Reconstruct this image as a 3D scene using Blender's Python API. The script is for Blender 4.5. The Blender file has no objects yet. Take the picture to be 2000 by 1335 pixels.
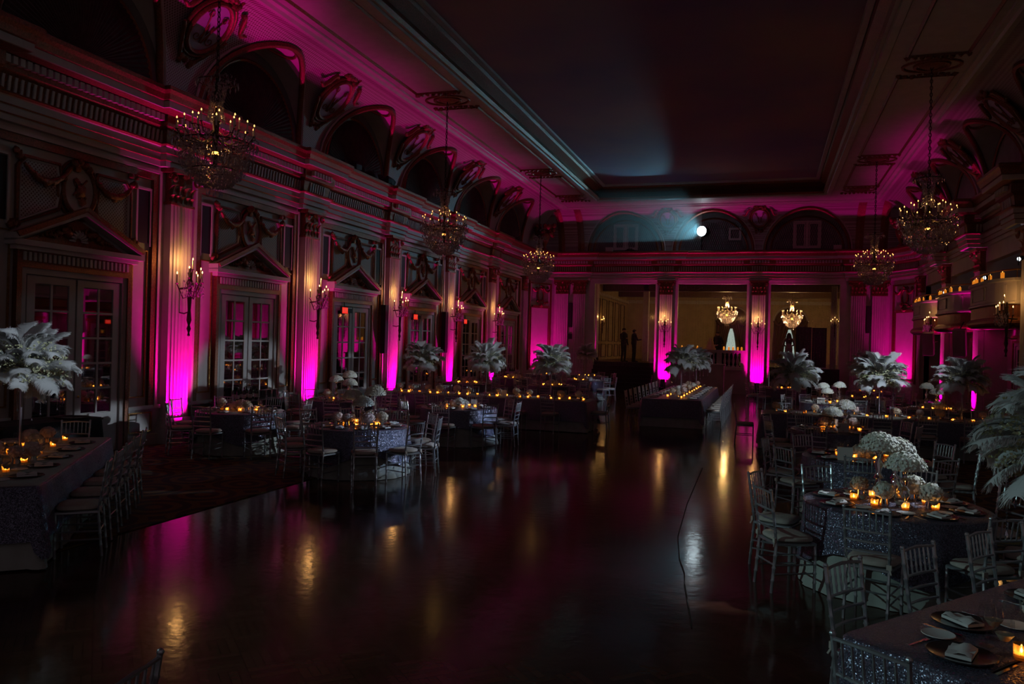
import bpy, bmesh, math, random
from math import sin, cos, pi, sqrt, radians, atan2, hypot
from mathutils import Vector, Matrix

# ------------------------------------------------------------------ camera, world, exposure
S = bpy.context.scene
COL = S.collection
cam_d = bpy.data.cameras.new("camera"); cam_d.lens = 28.0; cam_d.sensor_width = 36.0
cam_d.clip_start = 0.1; cam_d.clip_end = 200
cam = bpy.data.objects.new("camera", cam_d); COL.objects.link(cam); S.camera = cam
YAW, PIT, ROLL = radians(17.70), radians(0.02), radians(1.53)
_fw = Vector((-sin(YAW) * cos(PIT), cos(YAW) * cos(PIT), sin(PIT)))
_r = Vector((cos(YAW), sin(YAW), 0)); _u = _r.cross(_fw)
_R = _r * cos(ROLL) + _u * sin(ROLL); _U = -_r * sin(ROLL) + _u * cos(ROLL)
cam.matrix_world = Matrix(((_R.x, _U.x, -_fw.x, 0), (_R.y, _U.y, -_fw.y, 0), (_R.z, _U.z, -_fw.z, 2.2), (0, 0, 0, 1)))

W = bpy.data.worlds.new("world"); S.world = W; W.use_nodes = True
W.node_tree.nodes["Background"].inputs[0].default_value = (0.80, 0.62, 0.70, 1)
W.node_tree.nodes["Background"].inputs[1].default_value = 0.075
S.view_settings.view_transform = 'Standard'; S.view_settings.look = 'None'
S.view_settings.exposure = 0.0; S.view_settings.gamma = 1.0; S.view_settings.use_curve_mapping = False
S.cycles.use_denoising = True
S.cycles.max_bounces = 6; S.cycles.diffuse_bounces = 3; S.cycles.glossy_bounces = 3
S.cycles.transparent_max_bounces = 12; S.cycles.transmission_bounces = 3
S.cycles.use_adaptive_sampling = True; S.cycles.adaptive_threshold = 0.02
S.cycles.caustics_reflective = False; S.cycles.caustics_refractive = False
S.cycles.sample_clamp_indirect = 2.0
random.seed(7)

MAGENTA = (1.0, 0.0, 0.40)
WARM = (1.0, 0.50, 0.14)
COOL = (0.72, 0.86, 1.0)

def lamp(name, kind, loc, power, color, aim=None, size=None, blend=0.5, radius=0.03, parent=None):
    d = bpy.data.lights.new(name, kind); d.energy = power; d.color = color
    if kind in ('POINT', 'SPOT'): d.shadow_soft_size = radius
    if kind == 'SPOT': d.spot_size = size; d.spot_blend = blend
    o = bpy.data.objects.new(name, d); COL.objects.link(o); o.location = loc
    if aim is not None:
        v = (Vector(aim) - Vector(loc)).normalized()
        o.rotation_euler = v.to_track_quat('-Z', 'Y').to_euler()
    if parent is not None:
        o.parent = parent
    return o

# ------------------------------------------------------------------ materials
def new_mat(name):
    m = bpy.data.materials.new(name); m.use_nodes = True
    nt = m.node_tree; b = nt.nodes["Principled BSDF"]
    return m, nt, b
def N(nt, t, **kw):
    n = nt.nodes.new(t)
    for k, v in kw.items(): setattr(n, k, v)
    return n
def mat(name, col, rough=0.6, metal=0.0, col2=None, scale=8.0, bump=0.0, bscale=None, emis=None, estr=0.0, spec=None, coat=0.0):
    m, nt, b = new_mat(name)
    b.inputs["Roughness"].default_value = rough; b.inputs["Metallic"].default_value = metal
    b.inputs["Base Color"].default_value = (*col, 1)
    if spec is not None: b.inputs["Specular IOR Level"].default_value = spec
    if coat: b.inputs["Coat Weight"].default_value = coat
    if col2 is not None or bump:
        tc = N(nt, "ShaderNodeTexCoord")
        if col2 is not None:
            nz = N(nt, "ShaderNodeTexNoise"); nz.inputs["Scale"].default_value = scale; nz.inputs["Detail"].default_value = 3
            nt.links.new(tc.outputs["Object"], nz.inputs["Vector"])
            mx = N(nt, "ShaderNodeMix", data_type='RGBA')
            mx.inputs["A"].default_value = (*col, 1); mx.inputs["B"].default_value = (*col2, 1)
            rp = N(nt, "ShaderNodeMapRange"); rp.inputs["From Min"].default_value = 0.35; rp.inputs["From Max"].default_value = 0.65
            nt.links.new(nz.outputs["Fac"], rp.inputs["Value"]); nt.links.new(rp.outputs[0], mx.inputs["Factor"])
            nt.links.new(mx.outputs["Result"], b.inputs["Base Color"])
        if bump:
            n2 = N(nt, "ShaderNodeTexNoise"); n2.inputs["Scale"].default_value = bscale or scale
            nt.links.new(tc.outputs["Object"], n2.inputs["Vector"])
            bp = N(nt, "ShaderNodeBump"); bp.inputs["Strength"].default_value = bump; bp.inputs["Distance"].default_value = 0.02
            nt.links.new(n2.outputs["Fac"], bp.inputs["Height"]); nt.links.new(bp.outputs[0], b.inputs["Normal"])
    if emis is not None:
        b.inputs["Emission Color"].default_value = (*emis, 1); b.inputs["Emission Strength"].default_value = estr
    return m

M = {}
M['cream'] = mat('cream_paint', (0.56, 0.51, 0.49), 0.55, col2=(0.50, 0.45, 0.43), scale=3)
M['cream2'] = mat('cream_panel', (0.50, 0.45, 0.43), 0.5, col2=(0.44, 0.40, 0.38), scale=4)
M['gilt'] = mat('antique_gilt', (0.30, 0.10, 0.055), 0.42, 0.55, col2=(0.17, 0.07, 0.03), scale=30, bump=0.5, bscale=60)
M['gold'] = mat('bright_gilt', (0.55, 0.32, 0.10), 0.32, 0.8, col2=(0.35, 0.18, 0.05), scale=25, bump=0.6, bscale=70)
M['lattice_gap'] = mat('lattice_void', (0.02, 0.015, 0.02), 0.9)
M['black'] = mat('black_matte', (0.012, 0.012, 0.014), 0.7)
M['fan'] = mat('dark_drape', (0.07, 0.035, 0.03), 0.85, col2=(0.045, 0.02, 0.02), scale=5)
M['lunette'] = mat('lunette_plaster', (0.24, 0.23, 0.23), 0.7, col2=(0.20, 0.19, 0.19), scale=3)
M['grille'] = mat('grille_mesh', (0.05, 0.05, 0.06), 0.6, 0.3)
M['mirror'] = mat('dark_mirror_glass', (0.42, 0.40, 0.42), 0.02, 1.0)
M['iron'] = mat('dark_bronze', (0.06, 0.04, 0.03), 0.4, 0.8)
M['silver'] = mat('silver_paint', (0.50, 0.53, 0.56), 0.33, 0.75)
M['mercury'] = mat('mercury_silver', (0.85, 0.83, 0.82), 0.08, 1.0)
M['ivory'] = mat('ivory_cloth', (0.52, 0.46, 0.40), 0.9, col2=(0.46, 0.40, 0.35), scale=20)
M['skirt'] = mat('ivory_skirt', (0.42, 0.44, 0.40), 0.95, col2=(0.36, 0.37, 0.33), scale=6)
M['white'] = mat('white_linen', (0.72, 0.70, 0.68), 0.85)
M['card'] = mat('card_stock', (0.66, 0.60, 0.55), 0.7)
M['charger'] = mat('dark_charger', (0.05, 0.045, 0.05), 0.18, 0.4)
M['wax'] = mat('candle_sleeve', (0.62, 0.50, 0.48), 0.5)
M['flame'] = mat('flame', (0, 0, 0), 1, emis=(1.0, 0.42, 0.09), estr=5.5)
M['flame_s'] = mat('sconce_flame', (0, 0, 0), 1, emis=(1.0, 0.46, 0.12), estr=12.0)
M['vflame'] = mat('votive_flame', (0, 0, 0), 1, emis=(1.0, 0.46, 0.11), estr=85.0)
M['pflame'] = mat('pillar_flame', (0, 0, 0), 1, emis=(1.0, 0.5, 0.1), estr=3.0)
M['pillar'] = mat('glowing_wax', (0.5, 0.25, 0.06), 0.6, emis=(1.0, 0.28, 0.02), estr=0.62)
M['hydrangea'] = mat('cream_petals', (0.74, 0.72, 0.58), 0.8, col2=(0.80, 0.80, 0.74), scale=18)
M['blush'] = mat('blush_petals', (0.66, 0.45, 0.42), 0.8, col2=(0.70, 0.58, 0.52), scale=14)
M['peach'] = mat('peach_petals', (0.68, 0.50, 0.33), 0.8, col2=(0.66, 0.56, 0.44), scale=14)
M['leaf'] = mat('orchid_sprays', (0.50, 0.49, 0.25), 0.7, col2=(0.62, 0.60, 0.40), scale=30)
M['twig'] = mat('green_twig', (0.14, 0.20, 0.06), 0.8)
M['crystal'] = mat('cut_crystal', (0.62, 0.52, 0.60), 0.10, 0.6)
M['strand'] = mat('iridescent_beads', (0.55, 0.58, 0.66), 0.05, 0.95)
M['bottle'] = mat('dark_bottle', (0.012, 0.02, 0.012), 0.06, 0.0, spec=0.8)
M['wine_label'] = mat('paper_label', (0.55, 0.52, 0.50), 0.8)
M['exit_red'] = mat('exit_red', (0.3, 0.0, 0.0), 0.5, emis=(1.0, 0.02, 0.01), estr=0.85)
M['exit_white'] = mat('exit_letters', (0.05, 0, 0), 0.5, emis=(1.0, 0.18, 0.10), estr=0.55)
M['speaker'] = mat('loudspeaker_case', (0.26, 0.22, 0.23), 0.6)
M['beige'] = mat('foyer_beige', (0.52, 0.40, 0.26), 0.6, col2=(0.46, 0.35, 0.22), scale=2)
M['drape'] = mat('brown_drape', (0.10, 0.06, 0.035), 0.85)
M['navy'] = mat('navy_drape', (0.012, 0.014, 0.03), 0.8)
M['stage'] = mat('stage_black', (0.02, 0.016, 0.015), 0.6)
M['woodd'] = mat('dark_wood', (0.07, 0.035, 0.02), 0.4)
M['window_glow'] = mat('daylit_sheer', (0.4, 0.4, 0.38), 0.8, emis=(0.72, 0.95, 0.86), estr=0.42)
M['cake'] = mat('icing', (0.58, 0.40, 0.36), 0.6)
M['lens_spot'] = mat('spot_lens', (0.1, 0.1, 0.1), 0.3, emis=(0.75, 0.93, 1.0), estr=16.0)
M['lens_pin'] = mat('pinspot_lens', (0.1, 0.1, 0.1), 0.3, emis=(0.85, 0.95, 1.0), estr=9.0)
M['lens_mag'] = mat('uplight_lens', (0.1, 0.0, 0.05), 0.3, emis=(1.0, 0.0, 0.55), estr=6.0)
M['skin'] = mat('skin', (0.45, 0.28, 0.20), 0.6)
M['suit'] = mat('dark_suit', (0.02, 0.02, 0.024), 0.85)
M['blouse'] = mat('pale_blouse', (0.34, 0.30, 0.34), 0.85)
M['hair'] = mat('dark_hair', (0.02, 0.014, 0.01), 0.6)
M['oval_violet'] = mat('violet_enamel', (0.44, 0.40, 0.56), 0.5)
M['cord'] = mat('black_cable', (0.015, 0.015, 0.015), 0.6)

def thin_glass(name, tint, refl=0.5, rough=0.03, base=0.05, glow=0.0):
    m = bpy.data.materials.new(name); m.use_nodes = True; nt = m.node_tree; nt.nodes.clear()
    out = N(nt, "ShaderNodeOutputMaterial"); mx = N(nt, "ShaderNodeMixShader"); lw = N(nt, "ShaderNodeLayerWeight"); lw.inputs[0].default_value = 0.5
    pw = N(nt, "ShaderNodeMath", operation='POWER'); pw.inputs[1].default_value = 3.0; nt.links.new(lw.outputs["Facing"], pw.inputs[0])
    tr = N(nt, "ShaderNodeBsdfTransparent"); tr.inputs[0].default_value = (*tint, 1)
    gl = N(nt, "ShaderNodeBsdfGlossy"); gl.inputs["Roughness"].default_value = rough
    ad = N(nt, "ShaderNodeMath", operation='MULTIPLY_ADD'); ad.inputs[1].default_value = refl; ad.inputs[2].default_value = base
    nt.links.new(pw.outputs[0], ad.inputs[0]); nt.links.new(ad.outputs[0], mx.inputs[0])
    src = tr
    if glow:
        tl = N(nt, "ShaderNodeBsdfTranslucent"); tl.inputs[0].default_value = (0.9, 0.62, 0.30, 1); m2 = N(nt, "ShaderNodeMixShader"); m2.inputs[0].default_value = glow
        nt.links.new(tr.outputs[0], m2.inputs[1]); nt.links.new(tl.outputs[0], m2.inputs[2]); src = m2
    nt.links.new(src.outputs[0], mx.inputs[1]); nt.links.new(gl.outputs[0], mx.inputs[2]); nt.links.new(mx.outputs[0], out.inputs[0])
    return m
M['glass'] = thin_glass('clear_glass', (0.93, 0.93, 0.93), 0.55, 0.03, 0.05)
M['amber'] = thin_glass('votive_glass', (0.95, 0.82, 0.58), 0.5, 0.05, 0.04, 0.45)
M['beadnet'] = mat('bead_string', (0.30, 0.28, 0.31), 0.25, 0.6)

def feather_mat():
    m = bpy.data.materials.new('white_plume'); m.use_nodes = True; nt = m.node_tree; nt.nodes.clear()
    out = N(nt, "ShaderNodeOutputMaterial"); mx = N(nt, "ShaderNodeMixShader"); mx.inputs[0].default_value = 0.35
    a = N(nt, "ShaderNodeBsdfDiffuse"); a.inputs[0].default_value = (0.80, 0.80, 0.80, 1)
    t = N(nt, "ShaderNodeBsdfTranslucent"); t.inputs[0].default_value = (0.75, 0.74, 0.72, 1)
    nt.links.new(a.outputs[0], mx.inputs[1]); nt.links.new(t.outputs[0], mx.inputs[2]); nt.links.new(mx.outputs[0], out.inputs[0])
    return m
M['plume'] = feather_mat()

def sequin_mat():
    m, nt, b = new_mat('sequin_cloth')
    tc = N(nt, "ShaderNodeTexCoord"); v = N(nt, "ShaderNodeTexVoronoi"); v.inputs["Scale"].default_value = 180
    nt.links.new(tc.outputs["Object"], v.inputs["Vector"])
    mx = N(nt, "ShaderNodeMix", data_type='RGBA'); mx.inputs["A"].default_value = (0.085, 0.085, 0.125, 1); mx.inputs["B"].default_value = (0.26, 0.26, 0.36, 1)
    sx = N(nt, "ShaderNodeSeparateColor"); nt.links.new(v.outputs["Color"], sx.inputs[0])
    nt.links.new(sx.outputs[0], mx.inputs["Factor"]); nt.links.new(mx.outputs["Result"], b.inputs["Base Color"])
    b.inputs["Metallic"].default_value = 0.55; b.inputs["Roughness"].default_value = 0.30
    ge = N(nt, "ShaderNodeNewGeometry")
    su = N(nt, "ShaderNodeVectorMath", operation='SUBTRACT'); su.inputs[1].default_value = (0.5, 0.5, 0.5)
    nt.links.new(v.outputs["Color"], su.inputs[0])
    sc = N(nt, "ShaderNodeVectorMath", operation='SCALE'); sc.inputs["Scale"].default_value = 1.1
    nt.links.new(su.outputs[0], sc.inputs[0])
    ad = N(nt, "ShaderNodeVectorMath", operation='ADD'); nt.links.new(ge.outputs["Normal"], ad.inputs[0]); nt.links.new(sc.outputs[0], ad.inputs[1])
    no = N(nt, "ShaderNodeVectorMath", operation='NORMALIZE'); nt.links.new(ad.outputs[0], no.inputs[0])
    nt.links.new(no.outputs[0], b.inputs["Normal"])
    return m
M['sequin'] = sequin_mat()

def floor_mat():
    m, nt, b = new_mat('parquet')
    tc = N(nt, "ShaderNodeTexCoord"); mp = N(nt, "ShaderNodeMapping"); mp.inputs["Rotation"].default_value = (0, 0, radians(45))
    nt.links.new(tc.outputs["Object"], mp.inputs["Vector"])
    ck = N(nt, "ShaderNodeTexChecker"); ck.inputs["Scale"].default_value = 3.3
    nt.links.new(mp.outputs[0], ck.inputs["Vector"])
    br = N(nt, "ShaderNodeTexBrick"); br.inputs["Scale"].default_value = 3.3
    br.inputs["Brick Width"].default_value = 1.0; br.inputs["Row Height"].default_value = 0.2; br.offset = 0.0
    br.inputs["Color1"].default_value = (0.070, 0.026, 0.015, 1); br.inputs["Color2"].default_value = (0.048, 0.018, 0.010, 1)
    br.inputs["Mortar"].default_value = (0.02, 0.01, 0.006, 1); br.inputs["Mortar Size"].default_value = 0.008
    nt.links.new(mp.outputs[0], br.inputs["Vector"])
    mp2 = N(nt, "ShaderNodeMapping"); mp2.inputs["Rotation"].default_value = (0, 0, radians(135))
    nt.links.new(tc.outputs["Object"], mp2.inputs["Vector"])
    br2 = N(nt, "ShaderNodeTexBrick"); br2.offset = 0.0
    for k in ("Scale", "Brick Width", "Row Height", "Color1", "Color2", "Mortar", "Mortar Size"): br2.inputs[k].default_value = br.inputs[k].default_value
    nt.links.new(mp2.outputs[0], br2.inputs["Vector"])
    mx = N(nt, "ShaderNodeMix", data_type='RGBA')
    nt.links.new(ck.outputs["Fac"], mx.inputs["Factor"]); nt.links.new(br.outputs["Color"], mx.inputs["A"]); nt.links.new(br2.outputs["Color"], mx.inputs["B"])
    nt.links.new(mx.outputs["Result"], b.inputs["Base Color"])
    nz = N(nt, "ShaderNodeTexNoise"); nz.inputs["Scale"].default_value = 1.2; nt.links.new(tc.outputs["Object"], nz.inputs["Vector"])
    rp = N(nt, "ShaderNodeMapRange"); rp.inputs["To Min"].default_value = 0.08; rp.inputs["To Max"].default_value = 0.17
    nt.links.new(nz.outputs["Fac"], rp.inputs["Value"]); nt.links.new(rp.outputs[0], b.inputs["Roughness"])
    n2 = N(nt, "ShaderNodeTexNoise"); n2.inputs["Scale"].default_value = 9; nt.links.new(tc.outputs["Object"], n2.inputs["Vector"])
    bp = N(nt, "ShaderNodeBump"); bp.inputs["Strength"].default_value = 0.06; bp.inputs["Distance"].default_value = 0.02
    nt.links.new(n2.outputs["Fac"], bp.inputs["Height"]); nt.links.new(bp.outputs[0], b.inputs["Normal"])
    b.inputs["Specular IOR Level"].default_value = 0.17
    return m
M['floor'] = floor_mat()

def carpet_mat():
    m, nt, b = new_mat('patterned_carpet')
    tc = N(nt, "ShaderNodeTexCoord"); v = N(nt, "ShaderNodeTexVoronoi"); v.inputs["Scale"].default_value = 1.1; v.inputs["Randomness"].default_value = 0.0
    nt.links.new(tc.outputs["Object"], v.inputs["Vector"])
    w = N(nt, "ShaderNodeMath", operation='SINE'); ml = N(nt, "ShaderNodeMath", operation='MULTIPLY'); ml.inputs[1].default_value = 26
    nt.links.new(v.outputs["Distance"], ml.inputs[0]); nt.links.new(ml.outputs[0], w.inputs[0])
    nz = N(nt, "ShaderNodeTexNoise"); nz.inputs["Scale"].default_value = 9; nt.links.new(tc.outputs["Object"], nz.inputs["Vector"])
    a = N(nt, "ShaderNodeMath", operation='ADD'); nt.links.new(w.outputs[0], a.inputs[0]); nt.links.new(nz.outputs["Fac"], a.inputs[1])
    cr = N(nt, "ShaderNodeValToRGB"); nt.links.new(a.outputs[0], cr.inputs[0])
    e = cr.color_ramp.elements; e[0].color = (0.035, 0.022, 0.016, 1); e[1].color = (0.14, 0.085, 0.022, 1); e[0].position = 0.3; e[1].position = 0.85
    e2 = e.new(0.55); e2.color = (0.09, 0.03, 0.028, 1)
    nt.links.new(cr.outputs[0], b.inputs["Base Color"]); b.inputs["Roughness"].default_value = 0.95
    return m
M['carpet'] = carpet_mat()

def mural_mat():
    m, nt, b = new_mat('ceiling_mural')
    tc = N(nt, "ShaderNodeTexCoord"); nz = N(nt, "ShaderNodeTexNoise"); nz.inputs["Scale"].default_value = 0.22; nz.inputs["Detail"].default_value = 5
    nt.links.new(tc.outputs["Object"], nz.inputs["Vector"])
    cr = N(nt, "ShaderNodeValToRGB"); nt.links.new(nz.outputs["Fac"], cr.inputs[0])
    e = cr.color_ramp.elements; e[0].color = (0.20, 0.16, 0.29, 1); e[1].color = (0.38, 0.24, 0.24, 1); e[0].position = 0.35; e[1].position = 0.7
    nt.links.new(cr.outputs[0], b.inputs["Base Color"]); b.inputs["Roughness"].default_value = 0.9
    return m
M['mural'] = mural_mat()

def lattice_mat(name, scale, c1, c2, w=0.32):
    m, nt, b = new_mat(name)
    tc = N(nt, "ShaderNodeTexCoord")
    def wave(rot):
        mp = N(nt, "ShaderNodeMapping"); mp.inputs["Rotation"].default_value = rot
        nt.links.new(tc.outputs["Object"], mp.inputs["Vector"])
        wv = N(nt, "ShaderNodeTexWave"); wv.inputs["Scale"].default_value = scale; wv.bands_direction = 'Y'
        nt.links.new(mp.outputs[0], wv.inputs["Vector"]); return wv
    a = wave((radians(45), 0, 0)); c = wave((radians(-45), 0, 0))
    mxm = N(nt, "ShaderNodeMath", operation='MAXIMUM'); nt.links.new(a.outputs["Fac"], mxm.inputs[0]); nt.links.new(c.outputs["Fac"], mxm.inputs[1])
    gt = N(nt, "ShaderNodeMath", operation='GREATER_THAN'); gt.inputs[1].default_value = 1 - w
    nt.links.new(mxm.outputs[0], gt.inputs[0])
    mx = N(nt, "ShaderNodeMix", data_type='RGBA'); mx.inputs["A"].default_value = (*c1, 1); mx.inputs["B"].default_value = (*c2, 1)
    nt.links.new(gt.outputs[0], mx.inputs["Factor"]); nt.links.new(mx.outputs["Result"], b.inputs["Base Color"]); b.inputs["Roughness"].default_value = 0.6
    return m
M['lattice'] = lattice_mat('plaster_lattice', 6.5, (0.16, 0.08, 0.07), (0.46, 0.42, 0.42), 0.4)

# ------------------------------------------------------------------ mesh builder
class MB:
    def __init__(s, tf=None): s.v = []; s.f = []; s.tf = tf
    def add(s, vs, fs):
        o = len(s.v)
        s.v += [s.tf(p) for p in vs] if s.tf else [tuple(p) for p in vs]
        s.f += [tuple(i + o for i in f) for f in fs]; return s
    def box(s, a, b):
        x0, y0, z0 = a; x1, y1, z1 = b
        return s.add([(x0, y0, z0), (x1, y0, z0), (x1, y1, z0), (x0, y1, z0), (x0, y0, z1), (x1, y0, z1), (x1, y1, z1), (x0, y1, z1)],
                     [(3, 2, 1, 0), (4, 5, 6, 7), (0, 1, 5, 4), (1, 2, 6, 5), (2, 3, 7, 6), (3, 0, 4, 7)])
    def lathe(s, prof, n=12, c=(0, 0, 0), cap=False):
        vs = []; fs = []; m = len(prof)
        for k in range(n):
            a = 2 * pi * k / n
            for r, z in prof: vs.append((c[0] + r * cos(a), c[1] + r * sin(a), c[2] + z))
        for k in range(n):
            k2 = (k + 1) % n
            for i in range(m - 1): fs.append((k * m + i, k2 * m + i, k2 * m + i + 1, k * m + i + 1))
        if cap:
            fs.append(tuple(k * m for k in range(n))[::-1]); fs.append(tuple(k * m + m - 1 for k in range(n)))
        return s.add(vs, fs)
    def tube(s, pts, rad, n=6, closed=False, cap=True):
        pts = [Vector(p) for p in pts]; m = len(pts)
        rs = rad if isinstance(rad, (list, tuple)) else [rad] * m
        vs = []; fs = []; up = None
        for i in range(m):
            a = pts[i - 1] if (i > 0 or closed) else pts[i]; b = pts[(i + 1) % m] if (i < m - 1 or closed) else pts[i]
            t = (b - a); t = t.normalized() if t.length > 1e-9 else Vector((0, 0, 1))
            if up is None: up = Vector((0, 0, 1)) if abs(t.z) < 0.9 else Vector((1, 0, 0))
            x = up - t * up.dot(t)
            if x.length < 1e-6: x = Vector((0, 1, 0)) - t * t.y
            x.normalize(); up = x; y = t.cross(x)
            for k in range(n):
                an = 2 * pi * k / n; vs.append(pts[i] + (x * cos(an) + y * sin(an)) * rs[i])
        for i in range(m if closed else m - 1):
            j = (i + 1) % m
            for k in range(n): fs.append((i * n + k, i * n + (k + 1) % n, j * n + (k + 1) % n, j * n + k))
        if cap and not closed:
            fs.append(tuple(range(n))[::-1]); fs.append(tuple((m - 1) * n + k for k in range(n)))
        return s.add(vs, fs)
    def strip(s, A, B):
        n = len(A); return s.add(list(A) + list(B), [(i, i + 1, n + i + 1, n + i) for i in range(n - 1)])
    def grid(s, rows):
        n = len(rows[0]); vs = [p for r in rows for p in r]; fs = []
        for i in range(len(rows) - 1):
            for j in range(n - 1): fs.append((i * n + j, i * n + j + 1, (i + 1) * n + j + 1, (i + 1) * n + j))
        return s.add(vs, fs)
    def octa(s, c, r, h):
        x, y, z = c
        return s.add([(x + r, y, z), (x, y + r, z), (x - r, y, z), (x, y - r, z), (x, y, z + h), (x, y, z - h)],
                     [(0, 1, 4), (1, 2, 4), (2, 3, 4), (3, 0, 4), (1, 0, 5), (2, 1, 5), (3, 2, 5), (0, 3, 5)])
    def blob(s, c, r, n=8, m=5, jit=0.0, sq=(1, 1, 1)):
        vs = []; fs = []
        for i in range(m + 1):
            th = pi * i / m
            for k in range(n):
                a = 2 * pi * k / n; q = r * (1 + random.uniform(-jit, jit))
                vs.append((c[0] + q * sin(th) * cos(a) * sq[0], c[1] + q * sin(th) * sin(a) * sq[1], c[2] + q * cos(th) * sq[2]))
        for i in range(m):
            for k in range(n): fs.append((i * n + k, i * n + (k + 1) % n, (i + 1) * n + (k + 1) % n, (i + 1) * n + k))
        return s.add(vs, fs)
    def prism(s, poly, d0, d1, put):
        """poly of 2-D points extruded between depths d0 and d1; put(u, w, d) gives the point"""
        n = len(poly); vs = [put(u, w, d0) for u, w in poly] + [put(u, w, d1) for u, w in poly]
        fs = [tuple(range(n))[::-1], tuple(range(n, 2 * n))] + [(i, (i + 1) % n, n + (i + 1) % n, n + i) for i in range(n)]
        return s.add(vs, fs)
    def mesh(s, name, m, smooth=None):
        me = bpy.data.meshes.new(name); me.from_pydata([tuple(p) for p in s.v], [], s.f)
        for mm in (m if isinstance(m, (list, tuple)) else [m]): me.materials.append(M[mm] if isinstance(mm, str) else mm)
        if smooth is not None and len(me.polygons):
            me.polygons.foreach_set("use_smooth", [True] * len(me.polygons)); me.update()
            try: me.set_sharp_from_angle(angle=radians(smooth))
            except Exception: pass
        return me

def ob(name, me, parent=None, loc=(0, 0, 0), rz=0.0, mw=None):
    o = bpy.data.objects.new(name, me); COL.objects.link(o)
    if parent is not None: o.parent = parent
    if mw is not None: o.matrix_local = mw
    else:
        o.location = loc; o.rotation_euler = (0, 0, rz)
    return o
def mk(name, mb, m, parent=None, smooth=None, **kw): return ob(name, mb.mesh(name, m, smooth), parent, **kw)
def empty(name, loc=(0, 0, 0), rz=0.0):
    o = bpy.data.objects.new(name, None); COL.objects.link(o); o.location = loc; o.rotation_euler = (0, 0, rz); o.empty_display_size = 0.1
    return o
def tag(o, label=None, cat=None, group=None, kind=None):
    if label: o['label'] = label
    if cat: o['category'] = cat
    if group: o['group'] = group
    if kind: o['kind'] = kind
    return o
def struct(o): o['kind'] = 'structure'; return o
def stuff(o): o['kind'] = 'stuff'; return o
def copy_tree(o, parent=None):
    c = o.copy(); COL.objects.link(c); c.parent = parent
    for ch in o.children: copy_tree(ch, c)
    return c
def dup(o, loc, rz=0.0, label=None, group=None, s=None):
    c = copy_tree(o); c.location = loc; c.rotation_euler = (0, 0, rz)
    if s: c.scale = (s, s, s)
    if label: c['label'] = label
    if group: c['group'] = group
    return c
def drop(o):
    for ch in list(o.children): drop(ch)
    bpy.data.objects.remove(o)

# things that come in numbers are told apart by their order across the view: collected here, labelled at the end
REG = {}
def reg(o, base, desc, cat, group):
    o['category'] = cat; o['group'] = group + ' ' + desc
    REG.setdefault((base, desc), []).append(o)
ORD = ('first second third fourth fifth sixth seventh eighth ninth tenth eleventh twelfth thirteenth fourteenth fifteenth sixteenth seventeenth eighteenth nineteenth twentieth').split() + \
      ['twenty-' + w for w in 'first second third fourth fifth sixth seventh eighth ninth'.split()] + ['thirtieth'] + ['thirty-' + w for w in 'first second third fourth fifth sixth seventh eighth ninth'.split()]
def view_x(o):
    p = Vector(o.location) - Vector((0, 0, 2.2)); return p.dot(_R) / max(0.1, p.dot(_fw))
def finish_labels():
    for (base, desc), L in REG.items():
        if len(L) == 1: L[0]['label'] = base + ' ' + desc; continue
        L.sort(key=view_x)
        for k, o in enumerate(L): o['label'] = '%s, %s from left, %s' % (base, ORD[k], desc)

# ------------------------------------------------------------------ room shell
XL, XR, CX, YE, BAY = -11.46, 6.30, -2.58, 39.9, 4.83
PIL = [13.27 + BAY * k for k in range(-3, 6)]          # pilaster centres along the side walls
BAYC = [10.855 + BAY * k for k in range(-2, 6)]         # bay centres
Y0 = -3.0
Z0, ZS = 6.86, 8.90                                     # springing of the vault, soffit

mk('floor', MB().box((XL - 0.3, Y0, -0.1), (XR + 1.6, YE + 0.4, 0.0)), 'floor')
struct(bpy.data.objects['floor'])
for nm, x0, x1 in (('a', XL, -6.65), ('b', 1.45, XR)):
    c = mk('carpet', MB().box((x0, 6.2 if nm == 'a' else 9.2, 0.0), (x1, YE - 4.2, 0.012)), 'carpet')
    tag(c, 'dark patterned carpet along the mirrored doors' if nm == 'a' else 'dark patterned carpet strip below the balconies', 'carpet')

wl = struct(mk('wall_left', MB().box((XL - 0.25, Y0, 0), (XL, 37.8, Z0 + 2.1)), 'cream'))
wr = struct(mk('wall_right', MB().box((XR, Y0, 0), (XR + 0.2, 23.35, 5.5)).box((XR, 37.0, 0), (XR + 0.2, 37.8, 5.5)).box((XR, 23.0, 5.0), (XR + 0.2, 37.6, 5.5))
               .box((XR + 1.5, 13, 0), (XR + 1.7, 38.2, 6)), 'cream'))
DIAG = 2.30
def diag(side):                                          # chamfered corners
    a = Vector((XL, 37.8, 0)) if side < 0 else Vector((XR, 37.8, 0))
    b = Vector((-10.5, YE, 0)) if side < 0 else Vector((5.34, YE, 0))
    return a, b
we = MB()
for u0, u1 in ((-7.92, -5.8), (-2.73, -1.63), (1.63, 2.73), (5.8, 7.92)): we.box((CX + u0, YE, 0), (CX + u1, YE + 0.35, 5.30))
we.box((CX - 7.92, YE, 5.30), (CX + 7.92, YE + 0.35, Z0 + 0.05))
we.box((CX - 1.63, YE + 0.05, 0), (CX + 1.63, YE + 0.35, 1.18))
we = struct(mk('wall_end', we, 'cream'))
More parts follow.
